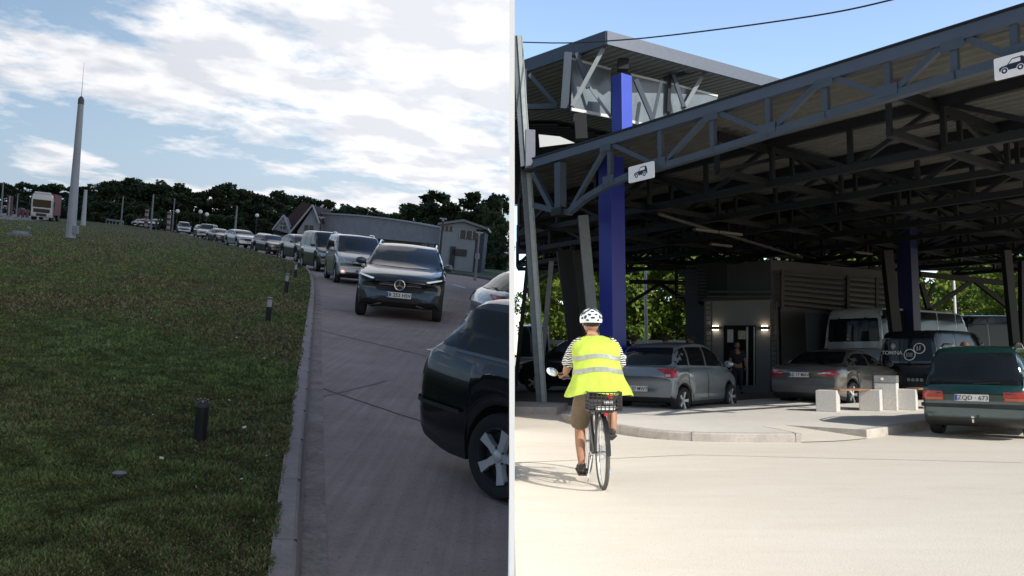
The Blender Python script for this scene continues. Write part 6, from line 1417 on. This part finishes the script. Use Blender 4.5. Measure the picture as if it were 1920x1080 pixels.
f_ = MB(); f_.box((-.02, cyy, .81), (.24, .18, .09)); f_.sphere((.07, cyy-.02, .87), (.06, .05, .035), 10); o = solo('goods_bag', f_, mat('bag_dark', (.06, .06, .07), .7, noise=.5, nscale=14), 'dark lumpy bag lying in the bicycle crate', 'bag', ro, rz=RB, bev=.02)
f_ = MB(); f_.sphere((.055, cyy-.095, .885), (.032, .02, .026), 10); solo('red_packet', f_, mat('packet_red', (.65, .08, .05), .5), 'small red packet in the bicycle crate', 'packet', ro, rz=RB, smooth=60)
f_ = MB(); f_.box((.03, cyy-.10, .83), (.085, .01, .03), .1); solo('white_packet', f_, mat('packet_white', (.75, .75, .75), .5), 'small white packet against the crate side below the red packet', 'packet', ro, rz=RB)
f_ = MB(); f_.box((.0, cyy-.11, .778), (.18, .01, .032)); solo('paper_strip', f_, MATS['packet_white'], 'white paper strip along the bottom of the bicycle crate', 'paper', ro, rz=RB)

# ------------------------------------------------------------------ the cyclist
cy = thing('person', 'cyclist seen from behind in a yellow high visibility vest, brown shorts and white helmet', 'person', ro, RB)
SK2 = mat('skin_tan', (.36, .18, .11), .55, noise=.12, nscale=8)
nd = [(0, .22, 1.02, (.155, .12)), (0, .27, 1.14, (.15, .11)), (0, .38, 1.32, (.17, .12)), (-.01, .46, 1.44, (.075, .07)), (-.02, .50, 1.53, .055),
      (.19, .42, 1.37, .068), (.255, .52, 1.17, .050), (.285, .62, 1.075, .032), (-.19, .42, 1.37, .068), (-.265, .52, 1.17, .050), (-.29, .62, 1.075, .032),
      (.10, .24, .95, .11), (.15, .62, .88, .085), (.16, .60, .84, .062), (.175, .45, .66, .058), (.17, .40, .50, .038), (.165, .50, .46, .038), (.165, .56, .455, .028),
      (-.10, .24, .95, .11), (-.145, .42, .70, .085), (-.15, .50, .56, .062), (-.155, .46, .38, .055), (-.145, .42, .17, .036), (-.14, .52, .115, .038), (-.14, .58, .11, .028)]
ed = [(0, 1), (1, 2), (2, 3), (3, 4), (2, 5), (5, 6), (6, 7), (2, 8), (8, 9), (9, 10), (0, 11), (11, 12), (12, 13), (13, 14), (14, 15), (15, 16), (16, 17), (0, 18), (18, 19), (19, 20), (20, 21), (21, 22), (22, 23), (23, 24)]
body = link('body', skin_mesh(nd, ed, SK2), cy)
for s_, wn in ((1, 7), (-1, 10)):
    x, y, z, _ = nd[wn]; hn, he = hand_nodes(Vector((x, y, z)), (s_*.15, .8, -.45), (-s_, 0, .1), .9); hn = [(x, y, z, .030)]+hn; he = [(a+1, b+1) for a, b in he]+[(0, 1), (0, 5), (0, 9), (0, 13), (0, 17)]
    link('hand', skin_mesh(hn, he, SK2, 1), cy)
hd_ = head(cy, Vector((-.025, .52, 1.615)), .105, SK2, HAIRD, .05)
# helmet with dark vents
hm = MB(); hc = Vector((-.025, .515, 1.645)); V = []; n1_, n2_ = 12, 28
for i in range(n1_+1):
    t_ = (PI*.60)*i/n1_
    for k in range(n2_):
        a = 2*PI*k/n2_; rx, ry, rz_ = .118, .148, .118
        cut = 1-.12*max(0, math.sin(a))*(i/n1_)**2
        V.append(hc+Vector((rx*math.sin(t_)*math.cos(a), ry*math.sin(t_)*math.sin(a), rz_*math.cos(t_)*cut)))
hm.add(V, [(i*n2_+k, (i+1)*n2_+k, (i+1)*n2_+(k+1) % n2_, i*n2_+(k+1) % n2_) for i in range(n1_) for k in range(n2_)])
he_ = hm.build('helmet', mat('helmet_white', (.72, .78, .80), .3, coat=.5, noise=.06), cy, 60)
ve = MB()
for (a, t_, l1, l2, tw) in ((-90, 20, .020, .030, 0), (-62, 38, .014, .030, 20), (-118, 38, .014, .030, -20), (-90, 50, .022, .012, 0), (-40, 55, .014, .028, 30), (-140, 55, .014, .028, -30), (-72, 68, .022, .012, 15), (-108, 68, .022, .012, -15), (-90, 84, .026, .012, 0), (-50, 80, .016, .022, 30), (-130, 80, .016, .022, -30), (-20, 60, .014, .03, 0), (-160, 60, .014, .03, 0), (-30, 85, .02, .012, 0), (-150, 85, .02, .012, 0), (-62, 96, .018, .010, 0), (-118, 96, .018, .010, 0), (0, 35, .02, .014, 0), (180, 35, .02, .014, 0)):
    a = rad(a); t_ = rad(t_); nn = Vector((math.sin(t_)*math.cos(a)/.118, math.sin(t_)*math.sin(a)/.148, math.cos(t_)/.118)).normalized()
    c_ = hc+Vector((.118*math.sin(t_)*math.cos(a), .148*math.sin(t_)*math.sin(a), .118*math.cos(t_)))
    tx = nn.cross(Vector((0, 0, 1))).normalized(); ty = nn.cross(tx); ca, sa = math.cos(rad(tw)), math.sin(rad(tw)); tx, ty = tx*ca+ty*sa, ty*ca-tx*sa
    Mv = Matrix((tx, ty, nn)).transposed(); ve.sphere(c_, (l1, l2, .006), 10, M=Mv)
ve.build('helmet_vents', mat('vent_dark', (.02, .025, .035), .6), he_, 60)
# high visibility vest: loose shell with ripples
VEST = mat('vest_yellow', (.47, .60, .07), .8, noise=.2, nscale=5, bump=1.0, bscale=9, emit=(.6, .9, .05), estr=.02)
rings = [(.885, .165, .335, .235), (.93, .185, .315, .235), (1.0, .205, .280, .225), (1.08, .245, .250, .195), (1.17, .295, .238, .17), (1.26, .34, .246, .168), (1.34, .385, .248, .16), (1.39, .41, .238, .145), (1.43, .435, .200, .12), (1.46, .455, .135, .095), (1.475, .465, .085, .08)]
def vest_pt(z, a, extra=0):
    for (z0q, y0, a0_, b0_), (z1q, y1, a1_, b1_) in zip(rings, rings[1:]):
        if z <= z1q: break
    u = (z-z0q)/(z1q-z0q); yy = y0+(y1-y0)*u; rx = a0_+(a1_-a0_)*u; ry = b0_+(b1_-b0_)*u
    lo = max(0, (1.15-z)/.27); rip = 1+lo*(.04*math.sin(4*a+1)+.02*math.sin(7*a))+.014*math.sin(5*a+z*20)+.012*math.sin(9*a-z*31)+lo*.02*math.sin(13*a+z*9)
    drop = lo**2*(.035*abs(math.cos(a))**2-.02+.012*math.sin(4*a))
    return Vector(((rx*rip+extra)*math.cos(a), yy+(ry*rip+extra)*math.sin(a), z-drop))
NA = 64; NZ = 26; vs_ = MB(); V = []
for i in range(NZ+1):
    z = .885+(1.475-.885)*i/NZ
    for k in range(NA): V.append(vest_pt(z, 2*PI*k/NA))
vs_.add(V, [(i*NA+k, i*NA+(k+1) % NA, (i+1)*NA+(k+1) % NA, (i+1)*NA+k) for i in range(NZ) for k in range(NA)]); vo_ = vs_.build('vest', VEST, cy, 70)
REFL = mat('reflective_tape', (.34, .36, .30), .5, .2, noise=.3, nscale=20)
for zc, dz in ((1.245, .022), (1.115, .024)):
    tb = MB(); V = []
    for j in (-1, 1):
        for k in range(NA): a = 2*PI*k/NA; V.append(vest_pt(zc+j*dz+.02*math.sin(-a)*.6+.012*math.sin(3*a), a, .004))
    tb.add(V, [(k, (k+1) % NA, NA+(k+1) % NA, NA+k) for k in range(NA)]); tb.build('reflective_band', REFL, vo_, 70)
# zebra shirt: sleeves and hem
zm = bpy.data.materials.new('zebra_cloth'); zm.use_nodes = True; nt = zm.node_tree; b = nt.nodes['Principled BSDF']; b.inputs['Roughness'].default_value = .85
tc = nt.nodes.new('ShaderNodeTexCoord'); wv = nt.nodes.new('ShaderNodeTexWave'); wv.bands_direction = 'Z'; wv.inputs['Scale'].default_value = 14; wv.inputs['Distortion'].default_value = 5; wv.inputs['Detail'].default_value = 1.5; wv.inputs['Detail Scale'].default_value = 1.5
nt.links.new(tc.outputs['Object'], wv.inputs['Vector']); r = nt.nodes.new('ShaderNodeValToRGB'); r.color_ramp.interpolation = 'CONSTANT'; r.color_ramp.elements[0].color = (.02, .02, .02, 1); r.color_ramp.elements[1].position = .5; r.color_ramp.elements[1].color = (.7, .7, .68, 1)
nt.links.new(wv.outputs['Fac'], r.inputs['Fac']); nt.links.new(r.outputs['Color'], b.inputs['Base Color'])
for s_ in (1, -1):
    sl_ = MB(); sl_.tube([(s_*.13, .40, 1.425), (s_*.18, .42, 1.385), (s_*.215, .45, 1.32), (s_*.25, .49, 1.235), (s_*.268, .515, 1.175)], [.05, .062, .070, .070, .070], 16, cap=False); sl_.build('sleeve', zm, cy, 60)
hmz = MB(); V = []
for z, e in ((.955, .0), (.90, .012)):
    for k in range(32): a = 2*PI*k/32; V.append((( .185+e)*math.cos(a), .205+(.145+e)*math.sin(a), z+.012*math.sin(3*a)))
hmz.add(V, [(k, (k+1) % 32, 32+(k+1) % 32, 32+k) for k in range(32)]); hmz.build('shirt_hem', zm, cy, 60)
SHO = mat('shorts_brown', (.155, .115, .075), .9, noise=.2, nscale=10, bump=.3, bscale=40)
sm = skin_mesh([(0, .22, 1.00, (.155, .115)), (.105, .24, .94, .135), (.135, .45, .92, .115), (.14, .66, .88, .10), (-.105, .24, .94, .135), (-.145, .38, .76, .112), (-.155, .48, .60, .105), (-.155, .49, .52, .10)], [(0, 1), (1, 2), (2, 3), (0, 4), (4, 5), (5, 6), (6, 7)], SHO); link('shorts', sm, cy)
for (x, y, z, sx) in ((.165, .50, .465, 1), (-.14, .52, .12, -1)):
    f_ = MB(); R_ = Matrix.Rotation(rad(-14 if sx > 0 else 6), 3, 'X'); f_.sphere((x, y, z), (.048, .145, .048), 14, M=R_); f_.sphere((x, y-.08, z+.035), (.042, .06, .05), 12, M=R_); f_.box((x, y, z-.034), (.085, .27, .018), R=R_); f_.build('shoe', mat('shoe_dark', (.035, .028, .024), .7), cy, 50)
CSEED = 3.1; RSKY = (3.05, 2.95, 2.95, 1)
# ================================================================== world and sun
w_ = bpy.data.worlds.new('World'); sc.world = w_; w_.use_nodes = True; nt = w_.node_tree; nt.nodes.clear()
def N(t, **kw):
    n = nt.nodes.new(t)
    for k, v in kw.items(): setattr(n, k, v)
    return n
def M(op, a, b=None, c=None):
    n = N('ShaderNodeMath', operation=op)
    for i, v in enumerate((a, b, c)):
        if v is None: continue
        if isinstance(v, (int, float)): n.inputs[i].default_value = v
        else: nt.links.new(v, n.inputs[i])
    return n.outputs[0]
SUN_EL = rad(33); SD = Vector((.75, -.66, 0)).normalized()
sky_ = N('ShaderNodeTexSky'); sky_.sky_type = 'NISHITA'; sky_.sun_disc = False; sky_.sun_elevation = SUN_EL; sky_.sun_rotation = math.atan2(SD.x, SD.y)
sky_.air_density = 1.0; sky_.dust_density = .6; sky_.ozone_density = 1.0
tc = N('ShaderNodeTexCoord'); sp = N('ShaderNodeSeparateXYZ'); nt.links.new(tc.outputs['Generated'], sp.inputs[0]); X, Y, Z = sp.outputs
def dotv(v):
    n = N('ShaderNodeVectorMath', operation='DOT_PRODUCT'); nt.links.new(tc.outputs['Generated'], n.inputs[0]); n.inputs[1].default_value = tuple(v); return n.outputs['Value']
lx, ly, lz = dotv(EXL), dotv(EYL), dotv(NL)
el = M('MAXIMUM', lz, 0.0)
den = M('ADD', el, .17)
cv = N('ShaderNodeCombineXYZ'); nt.links.new(M('DIVIDE', lx, den), cv.inputs[0]); nt.links.new(M('DIVIDE', ly, den), cv.inputs[1]); cv.inputs[2].default_value = CSEED
n1 = N('ShaderNodeTexNoise'); n1.inputs['Scale'].default_value = 1.75; n1.inputs['Detail'].default_value = 12; n1.inputs['Roughness'].default_value = .60; n1.inputs['Distortion'].default_value = .1; nt.links.new(cv.outputs[0], n1.inputs['Vector'])
# bright bank of cloud up and to the right of the lane
G = ray(760, 20).normalized(); gd = dotv(G)
glow = M('POWER', M('MAXIMUM', gd, 0.0), 10.0)
G2 = ray(860, 60).normalized(); glow2 = M('POWER', M('MAXIMUM', dotv(G2), 0.0), 14.0)
low = M('MULTIPLY', M('POWER', M('SUBTRACT', 1.0, M('MINIMUM', M('MULTIPLY', el, 4.2), 1.0)), 2.0), -.15)     # fewer clouds close to the horizon
f = M('SUBTRACT', M('ADD', M('ADD', n1.outputs['Fac'], M('MULTIPLY', glow, .20)), low), M('MULTIPLY', M('POWER', M('MAXIMUM', dotv(ray(190, 60).normalized()), 0.0), 60.0), .075)); f = M('ADD', f, M('MULTIPLY', M('POWER', M('MAXIMUM', dotv(ray(120, 250).normalized()), 0.0), 70.0), .06))
rp_ = N('ShaderNodeValToRGB'); rp_.color_ramp.elements[0].position = .50; rp_.color_ramp.elements[1].position = .61; nt.links.new(f, rp_.inputs['Fac'])
# grey bellies: denser noise shifted
n2 = N('ShaderNodeTexNoise'); n2.inputs['Scale'].default_value = 4.2; n2.inputs['Detail'].default_value = 7; nt.links.new(cv.outputs[0], n2.inputs['Vector'])
rb = N('ShaderNodeValToRGB'); rb.color_ramp.elements[0].position = .40; rb.color_ramp.elements[0].color = (6.4, 6.7, 7.4, 1); rb.color_ramp.elements[1].position = .55; rb.color_ramp.elements[1].color = (9.2, 9.2, 9.5, 1)
nt.links.new(M('SUBTRACT', n2.outputs['Fac'], M('MULTIPLY', M('SUBTRACT', f, .62), .35)), rb.inputs['Fac'])
br_ = N('ShaderNodeMixRGB'); br_.blend_type = 'ADD'; br_.inputs['Fac'].default_value = 1; nt.links.new(rb.outputs['Color'], br_.inputs['Color1'])
gl = N('ShaderNodeMixRGB'); gl.blend_type = 'MIX'; gl.inputs['Color1'].default_value = (0, 0, 0, 1); gl.inputs['Color2'].default_value = (2.2, 2.1, 2.0, 1); nt.links.new(glow2, gl.inputs['Fac']); nt.links.new(gl.outputs['Color'], br_.inputs['Color2'])
# blue of the lane side
sl = N('ShaderNodeValToRGB'); e = sl.color_ramp.elements
for i, (p, c) in enumerate([(0, (4.6, 5.6, 6.6)), (.07, (4.0, 5.5, 7.0)), (.16, (3.0, 4.7, 6.7)), (.30, (2.1, 3.5, 5.7)), (.6, (1.9, 2.6, 3.7))]):
    q = e[i] if i < 2 else e.new(p); q.position = p; q.color = (*c, 1)
nt.links.new(el, sl.inputs['Fac'])
sg = N('ShaderNodeMixRGB'); sg.blend_type = 'ADD'; sg.inputs['Fac'].default_value = .9; nt.links.new(sl.outputs['Color'], sg.inputs['Color1']); gl3 = N('ShaderNodeMixRGB'); gl3.inputs['Color1'].default_value = (0, 0, 0, 1); gl3.inputs['Color2'].default_value = (2.6, 2.4, 2.0, 1); nt.links.new(glow2, gl3.inputs['Fac']); nt.links.new(gl3.outputs['Color'], sg.inputs['Color2'])
mc = N('ShaderNodeMixRGB'); nt.links.new(rp_.outputs['Color'], mc.inputs['Fac']); nt.links.new(sg.outputs['Color'], mc.inputs['Color1']); nt.links.new(br_.outputs['Color'], mc.inputs['Color2'])
# right side: clear blue from the sky model, lifted
mr = N('ShaderNodeMixRGB'); mr.blend_type = 'MULTIPLY'; mr.inputs['Fac'].default_value = 1; nt.links.new(sky_.outputs[0], mr.inputs['Color1']); fr_ = M('MINIMUM', M('MAXIMUM', M('MULTIPLY', Y, 2.2), 0.0), 1.0); rs_ = N('ShaderNodeMixRGB'); rs_.inputs['Color1'].default_value = (1.1, 1.1, 1.1, 1); rs_.inputs['Color2'].default_value = RSKY; nt.links.new(fr_, rs_.inputs['Fac']); nt.links.new(rs_.outputs['Color'], mr.inputs['Color2'])
side = M('MINIMUM', M('MAXIMUM', M('ADD', M('MULTIPLY', X, -120.0), .5), 0.0), 1.0)
fwd = M('MINIMUM', M('MAXIMUM', M('ADD', M('MULTIPLY', Y, 3.0), 1.0), 0.0), 1.0)
# behind the viewer the open blue sky only
mm = N('ShaderNodeMixRGB'); nt.links.new(M('MULTIPLY', side, fwd), mm.inputs['Fac']); nt.links.new(mr.outputs['Color'], mm.inputs['Color1']); nt.links.new(mc.outputs['Color'], mm.inputs['Color2'])
bg = N('ShaderNodeBackground'); bg.inputs['Strength'].default_value = .1; nt.links.new(mm.outputs['Color'], bg.inputs['Color'])
ow = N('ShaderNodeOutputWorld'); nt.links.new(bg.outputs[0], ow.inputs[0])

sun = bpy.data.lights.new('sun', 'SUN'); sun.energy = 5.0; sun.angle = rad(.5); sun.color = (1, .955, .87)
so = bpy.data.objects.new('sun', sun); sc.collection.objects.link(so); so.location = (20, -20, 30)
sv = Vector((SD.x*math.cos(SUN_EL), SD.y*math.cos(SUN_EL), math.sin(SUN_EL))); so.rotation_euler = (-sv).to_track_quat('-Z', 'Y').to_euler()
# the lane site lies under cloud while the yard is in full sun
so.light_linking.receiver_collection = C_YARD
sc.view_settings.view_transform = 'Standard'; sc.view_settings.look = 'None'; sc.view_settings.exposure = 0; sc.view_settings.gamma = 1
